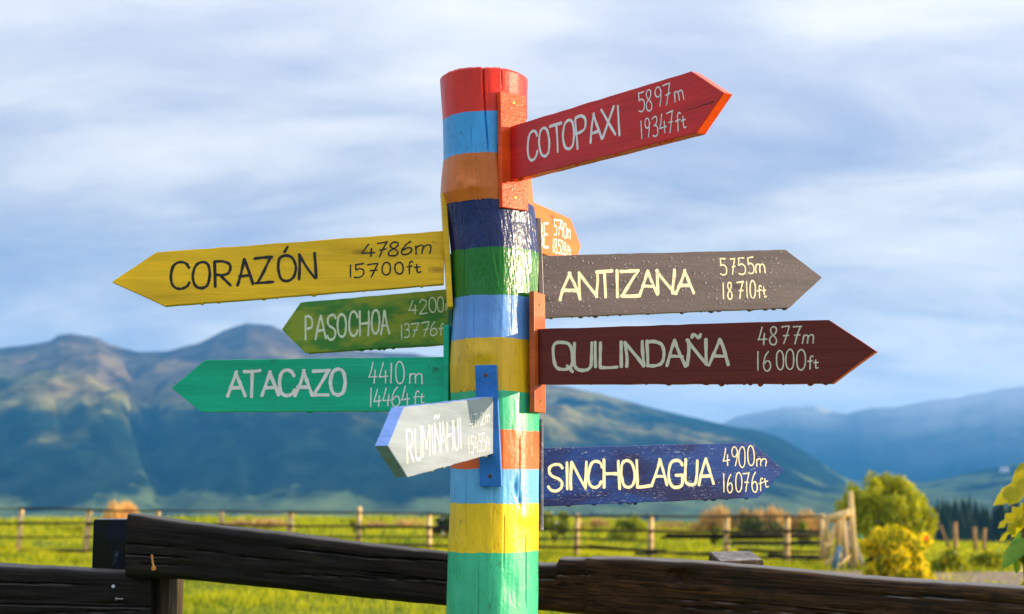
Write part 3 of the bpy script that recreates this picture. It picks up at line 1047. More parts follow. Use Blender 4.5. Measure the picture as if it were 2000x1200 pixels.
screw_m = simple('brass_screw', (.45, .28, .08), .35, .85)
screw_old = simple('rusty_screw', (.16, .08, .04), .5, .6)
slot_m = simple('screw_slot', (.02, .015, .01), .8)


def screw(parent, c, nrm, r, m, ang):
    """slotted screw head at local point c facing local direction nrm"""
    nrm = Vector(nrm).normalized()
    a = nrm.cross(Vector((0, 0, 1))).normalized(); b_ = nrm.cross(a)
    dirv = a * math.cos(ang) + b_ * math.sin(ang); per = nrm.cross(dirv)
    V = []; Fc = []
    k = 20
    for h, rr in ((0, r), (.0008, r), (.0014, r * .8)):
        for i in range(k):
            th = 2 * math.pi * i / k
            V.append(Vector(c) + nrm * h + (dirv * math.cos(th) + per * math.sin(th)) * rr)
    for j in range(2):
        for i in range(k):
            Fc.append((j * k + i, j * k + (i + 1) % k, (j + 1) * k + (i + 1) % k, (j + 1) * k + i))
    Fc.append(tuple(2 * k + i for i in range(k)))
    o = link('screw', mesh('screw', V, Fc), m, parent)
    mb = MB()
    R3 = Matrix((dirv, per, nrm)).transposed()
    mb.box(Vector(c) + nrm * .0011, (r * .78, r * .13, .0006), R3)
    mb.build('slot', slot_m, o)
    return o


water, t, b = mat('water_drop')
b.inputs['Base Color'].default_value = (.9, .93, 1, 1)
b.inputs['Roughness'].default_value = .13
b.inputs['IOR'].default_value = 1.33
b.inputs['Transmission Weight'].default_value = .8


def add_drop(mb, c, axis, r, h):
    """small blob: half ellipsoid on a surface point, bulging along axis"""
    ax = Vector(axis).normalized()
    ref = Vector((0, 0, 1)) if abs(ax.z) < .9 else Vector((1, 0, 0))
    a = ax.cross(ref).normalized(); b_ = ax.cross(a)
    V = []; k = 7
    for th in (0.0, .55, 1.1):
        for i in range(k):
            ph = 2 * math.pi * i / k
            V.append(Vector(c) + (a * math.cos(ph) + b_ * math.sin(ph)) * r * math.cos(th) + ax * h * math.sin(th))
    V.append(Vector(c) + ax * h)
    Fc = []
    for j in range(2):
        for i in range(k):
            Fc.append((j * k + i, j * k + (i + 1) % k, (j + 1) * k + (i + 1) % k, (j + 1) * k + i))
    for i in range(k): Fc.append((2 * k + i, 2 * k + (i + 1) % k, 3 * k))
    mb.add(V, Fc)


TH_B = .025      # board thickness


def arrow_sign(label, th, cx, pts, bat, m_board, m_side, m_bat, m_text, words, drops=12, offm=0.0, Rr=.115, batw=.070, batt=.013, screws=(), face_drops=0, bat_drops=0, m_drop=None, seed=0,
               crack=None, reach=.0):
    """th: heading of the arrow (deg from +X, + away from the camera); pts: face outline in photo pixels
    (top inner, top shoulder, tip, bottom shoulder, bottom inner); bat: photo rows of batten top and bottom centre ((x,y),(x,y))"""
    rr = random.Random(seed)
    a = math.radians(th)
    n = Vector((math.cos(a), math.sin(a), 0)); mm = Vector((n.y, -n.x, 0)); 
    if mm.y > 0: mm = -mm
    cxw = (cx - 1000) / F * PD
    O = Vector((cxw, PD, 0)) + n * Rr + mm * offm
    Of = O + mm * TH_B / 2
    W = [onplane(x, y, Of, mm) for x, y in pts]
    zc = (W[0].z + W[4].z) / 2
    root = empty('arrow_sign', (O.x, O.y, zc), a)
    tag(root, label, 'sign', 'wooden arrow signs on the painted post')
    Mi = (Matrix.Translation((O.x, O.y, zc)) @ Matrix.Rotation(a, 4, 'Z')).inverted()
    fl = [Mi @ w for w in W]
    ys = fl[0].y
    bdir = -1 if ys < 0 else 1          # local y direction of the lettered face
    # inner end rests on the batten's face
    for i in (0, 4): fl[i].x = .0005
    # slightly uneven sawn outline, thick board
    out = []
    idx = [0, 1, 2, 3, 4]
    for k in range(5):
        p = fl[idx[k]]; q = fl[idx[(k + 1) % 5]]
        ns = max(2, int((q - p).length / .03))
        for i in range(ns):
            s_ = i / ns
            v = p.lerp(q, s_)
            if 0 < i: v = v + Vector((rr.uniform(-.0006, .0006), 0, rr.uniform(-.0007, .0007)))
            out.append(v)
    no = len(out)
    V = [v for v in out] + [v - Vector((0, bdir * TH_B, 0)) for v in out]
    Fc = [tuple(range(no)), tuple(range(2 * no - 1, no - 1, -1))]
    for i in range(no):
        j = (i + 1) % no
        Fc.append((j, i, no + i, no + j))
    me = mesh('board', V, Fc, [0, 0] + [1] * no)
    bm = bmesh.new(); bm.from_mesh(me); bmesh.ops.recalc_face_normals(bm, faces=bm.faces); bm.to_mesh(me); bm.free()
    board = link('board', me, [m_board, m_side], root)
    bevel(board, .0014, 2)
    # batten
    yb = O.y + (-.0)
    zt = P(bat[0][0], bat[0][1], O.y).z; zbm = P(bat[1][0], bat[1][1], O.y).z
    tilt = (bat[1][0] - bat[0][0]) / max(1, bat[1][1] - bat[0][1])     # lean in the picture
    # lean of the batten: lateral photo shift split between n and the batten's width direction
    wdir = Vector((-math.sin(a), math.cos(a), 0))
    sx_n = n.x; sx_w = wdir.x
    sh = tilt
    V = []
    for z in (zbm, zt):
        dx = -(z - zc) * sh
        # apply along n when n is mostly sideways, otherwise along the width
        ln, lw = (dx / n.x, 0) if abs(n.x) > .6 else (0, dx / wdir.x)
        for xx in (-batt, 0):
            for yy in (-batw / 2, batw / 2):
                V.append((xx + ln, yy + lw, z - zc))
    V = [Vector(v) for v in V]
    # order: bottom(-t,-w),(-t,+w),(0,-w),(0,+w), top same
    Fc = [(0, 1, 3, 2), (4, 6, 7, 5), (0, 4, 5, 1), (2, 3, 7, 6), (0, 2, 6, 4), (1, 5, 7, 3)]
    me = mesh('batten', V, Fc)
    bm = bmesh.new(); bm.from_mesh(me); bmesh.ops.recalc_face_normals(bm, faces=bm.faces); bm.to_mesh(me); bm.free()
    bat_o = link('batten', me, m_bat, root)
    bevel(bat_o, .0016, 2)
    for (sy, sz, r_, sm, ang) in screws:
        zz = P(sy, sz, O.y).z - zc
        lnn = -(zz) * sh
        ln, lw = (lnn / n.x, 0) if abs(n.x) > .6 else (0, lnn / wdir.x)
        screw(root, (ln + .0002, lw + (0.0), zz), (1, 0, 0), r_, sm, ang)

    def proj(px, py):
        return onplane(px, py, Of, mm)
    nm = ('name_lettering', 'height_lettering', 'height_lettering')
    for k, (gl, org, sc, slope, lean, wid) in enumerate(words):
        lettering(root, gl, org, sc, slope, lean, wid, proj, Mi, bdir, m_text, nm[k])
    # hanging water beads along the lower edge
    if drops:
        mb = MB()
        pA, pB = fl[4], fl[3]
        for i in range(drops):
            s_ = rr.uniform(.04, 1.0)
            v = pA.lerp(pB, s_)
            r_ = rr.uniform(.0028, .0062)
            add_drop(mb, (v.x, v.y - bdir * rr.uniform(.003, .010), v.z + .0006), (0, 0, -1), r_ * rr.uniform(1, 1.7), r_ * rr.uniform(.7, 1.1))
        d_ = mb.build('water_beads', m_drop or water, root, True)
        d_['kind'] = 'stuff'
    if face_drops:
        mb = MB()
        for i in range(face_drops):
            u = rr.uniform(0, 1); v_ = rr.uniform(.03, .97)
            top = fl[0].lerp(fl[1], u); bo = fl[4].lerp(fl[3], u)
            c = top.lerp(bo, v_)
            c.y = ys + bdir * .0001
            r_ = .0009 + .0024 * rr.random() ** 3
            add_drop(mb, c, (0, bdir, 0), r_, r_ * .75)
        for i in range(face_drops // 8):
            u = rr.uniform(0, .7)
            top = fl[1].lerp(fl[2], u); bo = fl[3].lerp(fl[2], u)
            c = top.lerp(bo, rr.uniform(.1, .9)); c.y = ys + bdir * .0001
            r_ = .0006 + .0018 * rr.random() ** 3
            add_drop(mb, c, (0, bdir, 0), r_, r_ * .6)
        d_ = mb.build('face_droplets', water, root, True)
        d_['kind'] = 'stuff'
    if bat_drops:
        mb = MB()
        for i in range(bat_drops):
            z = rr.uniform(zbm, zt) - zc
            lnn = -z * sh
            ln, lw = (lnn / n.x, 0) if abs(n.x) > .6 else (0, lnn / wdir.x)
            yy = rr.uniform(-.45, .45) * batw + lw
            if abs(yy - 0) < TH_B / 2 and abs(z) < .06: continue
            r_ = .0006 + .0016 * rr.random() ** 2
            add_drop(mb, (ln + .0001, yy, z), (1, 0, 0), r_, r_ * .6)
        d_ = mb.build('batten_droplets', m_bat, root, True)
        d_['kind'] = 'stuff'
    if crack is not None:
        mb = MB()
        (xa, ya), (xb, yb_) = crack
        p = Mi @ proj(xa, ya); q = Mi @ proj(xb, yb_)
        pts_ = [p.lerp(q, i / 12) + Vector((0, 0, rr.uniform(-.0009, .0009))) for i in range(13)]
        V = []
        for i, v in enumerate(pts_):
            w_ = .0003 + .0009 * i / 12
            V += [(v.x, v.y + bdir * .0003, v.z + w_), (v.x, v.y + bdir * .0003, v.z - w_)]
        mb.add(V, [(2 * i, 2 * i + 1, 2 * i + 3, 2 * i + 2) for i in range(12)])
        mb.build('crack', slot_m, root)
    return root


def txt(name, col, rough=.45):
    return simple(name, col, rough, 0, .4, .10, 60)


white_t = txt('white_sign_paint', (.80, .78, .80))
cream_t = txt('cream_sign_paint', (.86, .76, .50))
pale_t = txt('pale_cream_paint', (.62, .60, .48))
black_t = txt('black_sign_paint', (.012, .010, .008))
green_t = txt('pale_green_white_paint', (.72, .76, .58))

zA = ((960, 120), .25); zB = ((200, 360), .35); zC = ((320, 620), .29); zD = ((720, 660), .28329); zE = ((1020, 380), .31665); zF = ((1020, 600), .36)

m_red = paint('red_gloss', (.60, .018, .016), .34, dark=.2)
m_red_lit = paint('orange_red_gloss', (.85, .085, .012), .3, dark=.1, drops=.5)  # orange of the low sun painted into the red of edges and batten
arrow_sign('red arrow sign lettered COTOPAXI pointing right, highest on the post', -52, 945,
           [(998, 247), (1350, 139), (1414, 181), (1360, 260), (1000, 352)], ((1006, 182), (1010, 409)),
           m_red, m_red_lit, m_red_lit, white_t,
           [([('C', 282, 358, 548, 772), ('O', 376, 452, 524, 742), ('T', 466, 556, 490, 712), ('O', 564, 648, 465, 686), ('P', 664, 742, 435, 662),
              ('A', 768, 852, 412, 622), ('X', 862, 966, 365, 582), ('I', 988, 1002, 352, 576)], *zA, -.29, 14, 20),
            ([('5', 1152, 1196, 242, 392), ('8', 1210, 1253, 216, 382), ('9', 1282, 1332, 200, 350), ('7', 1345, 1398, 180, 336), ('m', 1432, 1498, 232, 308)], *zA, -.27, 8, 11),
            ([('1', 1165, 1180, 468, 605), ('9', 1200, 1240, 448, 588), ('3', 1260, 1300, 432, 588), ('4', 1314, 1366, 418, 562), ('7', 1372, 1420, 392, 555), ('f', 1437, 1480, 404, 545), ('t', 1486, 1520, 430, 522)], *zA, -.25, 8, 11)],
           drops=9, screws=((1003, 201, .0042, screw_m, 2.2), (1010, 387, .0042, screw_m, 1.0)), bat_drops=60, m_drop=m_red_lit, seed=1, crack=((1340, 217), (1394, 199)), batw=.076)

m_yel = paint('ochre_yellow_gloss', (.86, .51, .010), .32, dark=.35)
arrow_sign('yellow arrow sign with black CORAZÓN lettering pointing left above the green one', 184, 963,
           [(860, 451), (305, 493), (218, 551), (321, 598), (867, 555)], ((866, 382), (880, 603)),
           m_yel, m_yel, m_yel, black_t,
           [([('C', 380, 484, 438, 590), ('O', 510, 602, 434, 578), ('R', 628, 715, 430, 568), ('A', 750, 838, 418, 560), ('Z', 852, 950, 408, 552), ('O', 977, 1072, 396, 540), ('/', 1014, 1036, 350, 379), ('N', 1098, 1188, 388, 530)], *zB, -.075, 4, 14),
            ([('4', 1452, 1520, 335, 405), ('7', 1532, 1585, 325, 405), ('8', 1600, 1652, 325, 403), ('6', 1672, 1728, 322, 393), ('m', 1750, 1830, 340, 388)], *zB, -.06, -10, 9),
            ([('1', 1378, 1390, 452, 520), ('5', 1408, 1458, 447, 522), ('7', 1480, 1537, 443, 516), ('0', 1562, 1608, 438, 508), ('0', 1634, 1680, 434, 500), ('f', 1700, 1732, 430, 500), ('t', 1742, 1775, 448, 495)], *zB, -.06, 0, 9)],
           drops=16, seed=2, m_drop=m_yel, batw=.066)

m_pas = paint('leaf_green_worn', (.05, .22, .016), .34, col2=(.26, .32, .010), mix2=(.44, .56), sc2=(6, 6, 20), wear=(.006, .05, .03), wear_lim=(.62, .68), wear_sc=(20, 20, 50), dark=.4)
m_pasd = paint('dark_green_edge', (.02, .13, .06), .4)
arrow_sign('mottled green arrow sign lettered PASOCHOA pointing left behind the yellow one', 142, 966,
           [(867, 566), (587, 591), (550, 644), (596, 690), (861, 674)], ((880, 500), (880, 740)),
           m_pas, m_pasd, m_pasd, green_t,
           [([('P', 1134, 1172, 738, 866), ('A', 1190, 1248, 735, 862), ('S', 1256, 1303, 728, 865), ('O', 1314, 1360, 724, 852), ('C', 1378, 1424, 714, 848), ('H', 1438, 1485, 712, 844), ('O', 1504, 1546, 702, 836), ('A', 1552, 1602, 704, 834)], *zB, -.05, 2, 13),
            ([('4', 1712, 1757, 648, 726), ('2', 1772, 1812, 644, 722), ('0', 1824, 1862, 634, 718), ('0', 1872, 1906, 630, 714), ('m', 1918, 1962, 664, 704)], *zB, -.05, 0, 8),
            ([('1', 1664, 1676, 787, 860), ('3', 1686, 1714, 780, 858), ('7', 1724, 1765, 774, 853), ('7', 1782, 1822, 770, 848), ('6', 1830, 1866, 768, 844), ('f', 1880, 1906, 778, 842), ('t', 1916, 1940, 790, 840)], *zB, -.05, 0, 8)],
           drops=14, seed=3, m_drop=m_pas, batw=.066)

m_ata = paint('teal_gloss', (.004, .45, .27), .38, dark=.5, dark_lim=(.60, .70))
arrow_sign('teal arrow sign lettered ATACAZO pointing left below the PASOCHOA sign', 167, 966,
           [(862, 697), (401, 703.5), (334.5, 758), (392.5, 805), (862, 803)], ((872, 638), (872, 852)),
           m_ata, m_ata, m_ata, white_t,
           [([('A', 432, 544, 372, 533), ('T', 538, 646, 360, 535), ('A', 662, 770, 368, 530), ('C', 774, 876, 358, 530), ('A', 884, 998, 358, 530), ('Z', 1004, 1116, 355, 528), ('O', 1126, 1222, 350, 528)], *zC, -.01, -4, 21),
            ([('4', 1382, 1437, 305, 445), ('4', 1452, 1510, 308, 443), ('1', 1526, 1537, 308, 443), ('0', 1560, 1616, 302, 448), ('m', 1658, 1740, 380, 448)], *zC, -.01, -4, 9),
            ([('1', 1388, 1402, 480, 603), ('4', 1418, 1462, 482, 600), ('4', 1476, 1527, 478, 596), ('6', 1538, 1590, 475, 600), ('4', 1602, 1655, 466, 590), ('f', 1682, 1718, 497, 590), ('t', 1724, 1755, 515, 578)], *zC, -.03, -4, 9)],
           drops=7, seed=4, m_drop=m_ata, batw=.066)

m_whi = paint('off_white_sign_face', (.28, .33, .40), .42, dark=.15, grain=.3)
m_peri = paint('periwinkle_edge', (.20, .35, .80), .4, dark=.3)
m_blueb = paint('bright_blue_gloss', (.025, .17, .56), .35, dark=.15, grain=.3)
bright_t = txt('bright_white_paint', (.88, .88, .86))
arrow_sign('white arrow sign with pale blue edges lettered RUMIÑAHUI pointing towards the camera', 256, 966,
           [(963, 775), (789.4, 796), (758, 871), (796.5, 932.5), (965, 887)], ((949, 713), (960, 951)),
           m_whi, m_peri, m_blueb, bright_t,
           [([('R', 262, 304, 634, 860), ('U', 320, 358, 622, 838), ('M', 368, 420, 612, 812), ('I', 430, 444, 608, 802), ('N', 455, 490, 590, 788), ('~', 452, 488, 535, 555), ('A', 492, 530, 585, 780), ('H', 540, 576, 578, 770), ('U', 588, 616, 568, 764), ('I', 626, 638, 560, 760)], *zD, -.27, 6, 12),
            ([('4', 700, 720, 530, 620), ('7', 724, 742, 524, 615), ('1', 748, 754, 516, 608), ('2', 768, 794, 518, 600), ('m', 804, 832, 534, 582)], *zD, -.2, 2, 7),
            ([('1', 686, 694, 690, 800), ('5', 704, 722, 682, 795), ('4', 730, 752, 674, 790), ('5', 756, 776, 666, 785), ('5', 780, 800, 660, 780), ('f', 806, 820, 682, 776), ('t', 822, 833, 700, 772)], *zD, -.2, 2, 7)],
           drops=5, offm=.015, screws=((949, 733, .0044, screw_old, .6), (958, 930, .0044, screw_old, .9)), batw=.050, batt=.012, seed=5, m_drop=m_whi)

m_ora = paint('orange_gloss', (.86, .17, .003), .33, dark=.05)
arrow_sign('orange arrow sign ending in BE, partly hidden behind the post and pointing away', 70, 955,
           [(1043, 401), (1115, 427.5), (1134.6, 481), (1123, 519), (1043, 493)], ((1000, 300), (1000, 540)),
           m_ora, m_ora, m_ora, bright_t,
           [([('B', 98, 125, 172, 322), ('E', 132, 158, 180, 328)], *zE, .2, 0, 9),
            ([('5', 195, 212, 155, 248), ('7', 217, 236, 158, 252), ('9', 236, 252, 165, 260), ('0', 254, 270, 178, 268), ('m', 273, 294, 215, 272)], *zE, .3, 0, 7),
            ([('1', 187, 193, 275, 358), ('8', 198, 214, 276, 362), ('5', 221, 234, 282, 366), ('2', 238, 252, 290, 370), ('8', 255, 270, 298, 374), ('f', 275, 286, 318, 372), ('t', 288, 299, 328, 376)], *zE, .3, 0, 7)],
           drops=0, seed=6)

m_ant = paint('grey_brown_varnish', (.115, .085, .085), .30, dark=.2, drops=.35, coat=.3)
arrow_sign('grey-brown arrow sign lettered ANTIZANA beaded with water drops, pointing right', 24, 963,
           [(1061, 500), (1534.6, 487.7), (1606, 542), (1542.5, 601.7), (1067, 622)], ((1053, 431), (1061, 680)),
           m_ant, m_ant, m_ant, cream_t,
           [([('A', 236, 350, 482, 648), ('N', 352, 458, 482, 635), ('T', 460, 556, 472, 632), ('I', 578, 592, 472, 630), ('Z', 610, 722, 472, 626), ('A', 722, 830, 470, 616), ('N', 834, 932, 470, 613), ('A', 948, 1055, 466, 610)], *zE, -.03, 2, 18),
            ([('5', 1220, 1260, 398, 498), ('7', 1284, 1312, 394, 492), ('5', 1330, 1372, 392, 494), ('5', 1390, 1428, 390, 489), ('m', 1442, 1494, 430, 484)], *zE, -.03, 6, 9),
            ([('1', 1234, 1246, 548, 646), ('8', 1266, 1292, 542, 645), ('7', 1324, 1365, 538, 644), ('1', 1380, 1390, 536, 640), ('0', 1404, 1437, 530, 640), ('f', 1450, 1476, 562, 638), ('t', 1482, 1503, 572, 634)], *zE, -.03, 4, 9)],
           drops=24, face_drops=900, seed=7, batw=.066, m_drop=m_ant)

m_qui = paint('maroon_varnish', (.12, .014, .006), .30, dark=.3, wear=(.14, .05, .03), wear_lim=(.70, .76), wear_sc=(20, 20, 70))
m_quie = paint('maroon_edge', (.30, .045, .02), .4)
m_quib = paint('brown_batten', (.50, .10, .02), .4, dark=.3)
arrow_sign('dark maroon arrow sign lettered QUILINDAÑA pointing right below the grey-brown one', -24, 966,
           [(1048, 643), (1619, 625), (1711, 686), (1625, 749.4), (1054, 750.5)], ((1051, 572), (1052, 806)),
           m_qui, m_quie, m_quib, pale_t,
           [([('Q', 170, 270, 196, 342), ('U', 284, 378, 194, 338), ('I', 390, 405, 192, 328), ('L', 424, 516, 190, 325), ('I', 530, 545, 192, 324), ('N', 562, 656, 190, 320), ('D', 676, 768, 188, 318), ('A', 782, 882, 182, 318), ('N', 898, 998, 180, 315), ('~', 920, 970, 148, 168), ('A', 1016, 1122, 176, 312)], *zF, -.012, 2, 16),
            ([('4', 1280, 1328, 108, 205), ('8', 1344, 1382, 106, 204), ('7', 1406, 1447, 104, 202), ('7', 1466, 1510, 102, 199), ('m', 1524, 1580, 152, 198)], *zF, -.02, -6, 8),
            ([('1', 1274, 1284, 245, 345), ('6', 1310, 1348, 240, 345), ('0', 1380, 1418, 236, 341), ('0', 1432, 1475, 232, 339), ('0', 1490, 1537, 228, 339), ('f', 1552, 1578, 264, 334), ('t', 1582, 1606, 287, 331)], *zF, -.02, 0, 8)],
           drops=15, screws=((1054, 595, .004, screw_m, 1.4), (1053, 783, .004, screw_m, 1.2)), seed=8, batw=.066, m_drop=m_quie)

m_sin = paint('navy_worn', (.004, .042, .25), .34, col2=(.006, .009, .085), mix2=(.44, .60), sc2=(4, 4, 12), wear=(.32, .38, .50), wear_lim=(.58, .63), wear_sc=(100, 100, 300), dark=.2, coat=.2)
m_sinb = paint('speckled_blue_edge', (.09, .11, .20), .4, wear=(.4, .42, .46), wear_lim=(.48, .56), wear_sc=(150, 150, 150))
arrow_sign('worn scratched navy blue arrow sign lettered SINCHOLAGUA pointing right, lowest on the right', 23, 966,
           [(1056, 875.4), (1470, 864.6), (1532, 918.6), (1481, 972.6), (1056, 990)], ((1056, 820), (1056, 1036)),
           m_sin, m_sinb, m_sinb, cream_t,
           [([('S', 142, 218, 850, 992), ('I', 236, 250, 842, 988), ('N', 266, 345, 842, 985), ('C', 358, 430, 836, 982), ('H', 443, 524, 834, 980), ('O', 535, 606, 832, 980), ('L', 622, 690, 832, 974), ('A', 704, 784, 828, 968), ('G', 792, 868, 830, 972), ('U', 884, 946, 828, 965), ('A', 958, 1036, 826, 962)], *zF, -.025, 2, 15),
            ([('4', 1088, 1125, 768, 862), ('9', 1136, 1168, 760, 862), ('0', 1176, 1210, 756, 868), ('0', 1222, 1257, 754, 865), ('m', 1272, 1322, 824, 864)], *zF, -.02, 2, 7),
            ([('1', 1088, 1098, 905, 1003), ('6', 1113, 1140, 905, 1005), ('0', 1157, 1190, 900, 1004), ('7', 1198, 1232, 898, 1002), ('6', 1246, 1275, 895, 1001), ('f', 1283, 1305, 927, 996), ('t', 1309, 1332, 932, 978)], *zF, -.02, 2, 7)],
           drops=9, seed=9, batw=.066, batt=.007, Rr=.109, m_drop=m_sin)

# ------------------------------------------------------------------ far rail fence
wood_tan = darkwood('sunlit_round_post', (.56, .37, .16), (.78, .56, .28), axis_scale=(25, 25, 4), bstr=.3, rough=.8)
wood_far = darkwood('far_dark_rail', (.010, .007, .005), (.050, .035, .022), axis_scale=(3, 20, 20), bstr=.4, rough=.8)


def fdist(px): return 36.0 - 3.0 * np.clip((px - 800) / 800., 0, 1)


ff = empty('paddock_fence', (0, 36, 0))
tag(ff, 'long paddock fence of round posts and dark rails across the sunlit pasture', 'fence')
FL = Vector((0, 36, 0))
fposts = [-390, -240, -95, 42, 174, 308, 432, 568, 702, 838, 985, 1128, 1271, 1419, 1537, 1606]
ftop = {702: 990, 1606: 1004}
rail_y = [([0, 400, 838, 1128, 1600], [993.5, 999, 1004, 1008, 1009]),
          ([0, 174, 432, 838, 1128, 1419, 1600], [1023, 1022, 1026, 1030, 1036, 1039, 1037]),
          ([0, 174, 432, 838, 1128, 1419, 1600], [1050, 1049, 1047, 1049, 1052, 1062, 1064]),
          ([0, 174, 432, 838, 1128, 1419, 1600], [1077, 1076, 1068, 1066, 1069, 1086, 1092])]
rail_r = [.045, .062, .042, .065]
for i, px in enumerate(fposts):
    d = fdist(px)
    ty = ftop.get(px, 996 + (px > 200) * 5 + (px > 1000) * 5 + random.uniform(-2.5, 2.0))
    tp = P(px, ty, d)
    g = gz1(tp.x, d) - .1
    mb = MB()
    r = random.uniform(.058, .082)
    dx = random.uniform(-.07, .07)
    mb.tube([(tp.x + dx, d, g), (tp.x + dx * .4, d, (g + tp.z) / 2), (tp.x, d, tp.z - .03), (tp.x, d, tp.z)], [r * 1.05, r, r * .98, r * .7], 12)
    mb.V = [Vector(v) - FL for v in mb.V]
    mb.build('fence_post', wood_tan, ff, True)
for i in range(len(fposts) - 1):
    for k in range(4):
        a, b_ = fposts[i], fposts[i + 1]
        if k == 2 and random.random() < .12: continue
        ya = np.interp(a, *rail_y[k]) + random.uniform(-1.2, 1.2); yb = np.interp(b_, *rail_y[k]) + random.uniform(-1.2, 1.2)
        pa = P(a - 4, ya, fdist(a) - .10 - .02 * (i % 2)); pb = P(b_ + 4, yb, fdist(b_) - .10 - .02 * (i % 2))
        mb = MB()
        r = rail_r[k] * random.uniform(.8, 1.25)
        mid_ = (pa + pb) / 2 + Vector((0, 0, random.uniform(-.02, .01)))
        mb.tube([pa - FL, pa.lerp(mid_, .6) - FL, mid_ - FL, pb - FL], [r * 1.1, r, r * .95, r * .85], 8, squash=.5)
        mb.build('rail', wood_far, ff, True)
# extra fallen rails in the right-hand bays
for (a, ya, b_, yb, r) in ((1240, 1082, 1420, 1080, .07), (1290, 1050, 1610, 1050, .05), (1400, 1094, 1608, 1100, .11), (1300, 1046, 1610, 1044, .09), (1430, 1060, 1612, 1058, .08), (1500, 1084, 1612, 1088, .10), (1440, 1074, 1610, 1078, .07), (1150, 1066, 1300, 1076, .05)):
    pa = P(a, ya, 33.9); pb = P(b_, yb, 33.4)
    mb = MB()
    mb.tube([pa - FL, (pa + pb) / 2 - FL + Vector((0, 0, -.02)), pb - FL], [r, r * .9, r * .8], 8, squash=.5)
    mb.build('rail', wood_far, ff, True)

# broken gate end
yel_w = darkwood('pale_stripped_wood', (.58, .38, .15), (.76, .56, .26), axis_scale=(10, 10, 3), bstr=.3, rough=.8)
grey_w = darkwood('grey_weathered_log', (.16, .15, .16), (.34, .32, .33), axis_scale=(10, 10, 3), bstr=.3, rough=.8)
gate = empty('broken_gate', (P(1640, 1000, 31).x, 31, 0))
tag(gate, 'broken gate of pale slanting boards and poles at the right end of the paddock fence', 'gate')
GL = gate.location.copy()


def stick(name, a, b_, r, m, d=31, parent=gate, org=GL, d2=None, flat=1.0, seg=10):
    pa = P(a[0], a[1], d); pb = P(b_[0], b_[1], d2 or d)
    mb = MB()
    mb.tube([pa - org, pa.lerp(pb, .5) - org, pb - org], [r * 1.05, r, r * .85], seg, squash=flat)
    return mb.build(name, m, parent, True)


stick('gate_pole', (1671, 1118), (1661, 960), .066, yel_w, 30.9)
stick('top_rail', (1610, 1017), (1660, 1000), .085, yel_w, 31, d2=30.8)
for a, b_, r, m in (((1613, 1092), (1634, 1015), .055, yel_w), ((1612, 1060), (1616, 1012), .05, yel_w), ((1636, 1068), (1640, 1014), .05, yel_w), ((1650, 1090), (1641, 1018), .05, yel_w),
                    ((1612, 1104), (1628, 1090), .085, yel_w), ((1613, 1070), (1626, 1062), .075, yel_w), ((1660, 1125), (1652, 1018), .055, grey_w), ((1684, 1098), (1660, 1068), .06, grey_w), ((1700, 1126), (1678, 1090), .06, grey_w)):
    stick('board', a, b_, r, m, 31.1 + random.uniform(-.25, .2), flat=.45)
for a, b_, r, m in (((1622, 1100), (1648, 1022), .035, yel_w), ((1645, 1110), (1630, 1030), .04, yel_w), ((1656, 1100), (1648, 1010), .035, yel_w), ((1614, 1046), (1662, 1030), .035, yel_w),
                    ((1640, 1125), (1655, 1060), .045, grey_w), ((1672, 1124), (1666, 1060), .04, yel_w), ((1605, 1090), (1606, 1012), .04, wood_tan), ((1690, 1120), (1664, 1040), .035, grey_w), ((1618, 1124), (1660, 1085), .04, yel_w)):
    stick('board', a, b_, r, m, 31.0 + random.uniform(-.3, .35), flat=.6)
stick('blue_sheet_strip', (1624, 1126), (1641, 1066), .065, simple('blue_plastic', (.05, .14, .22), .4), 30.7, flat=.2)
gp = MB()
ga = P(1676, 1046, 30.4); gb = P(1697, 1064, 30.2)
gp.tube([ga - ga, gb - ga], [.04, .035], 10)
o = gp.build('green_pole', simple('green_paint', (.01, .25, .06), .35), None, True)
o.location = ga
tag(o, 'short bright green pole slanting down beside the broken gate', 'pole')

# leaning posts in the right meadow
wood_brownish = darkwood('brown_stake_wood', (.22, .12, .05), (.42, .25, .11), axis_scale=(25, 25, 4), bstr=.3, rough=.8)
for (bx, by, tx, ty, d, r, lb) in ((1854, 1072, 1837, 1026, 40, .05, 'thin leaning fence stake left of the straight one in the right meadow'),
                                   (1866, 1070, 1866, 1020, 40, .07, 'straight pale fence stake in the right meadow in front of the dark trees'),
                                   (1905, 1062, 1903, 1030, 44, .07, 'short brownish stake right of the pale one in the right meadow'),
                                   (1922, 1062, 1924, 1032, 44, .065, 'orange-brown stake nearest the garden plant in the right meadow')):
    pb = P(bx, by, d); tp = P(tx, ty, d)
    g = gz1(pb.x, d)
    k = (g - .1 - pb.z) / (tp.z - pb.z)
    pb2 = pb + (tp - pb) * k
    mb = MB()
    mb.tube([pb2 - pb2, (tp - pb2) * .5, tp - pb2], [r, r * .95, r * .8], 10)
    o = mb.build('fence_stake', wood_brownish, None, True)
    o.location = pb2
    tag(o, lb, 'stake', 'stakes in the right meadow')


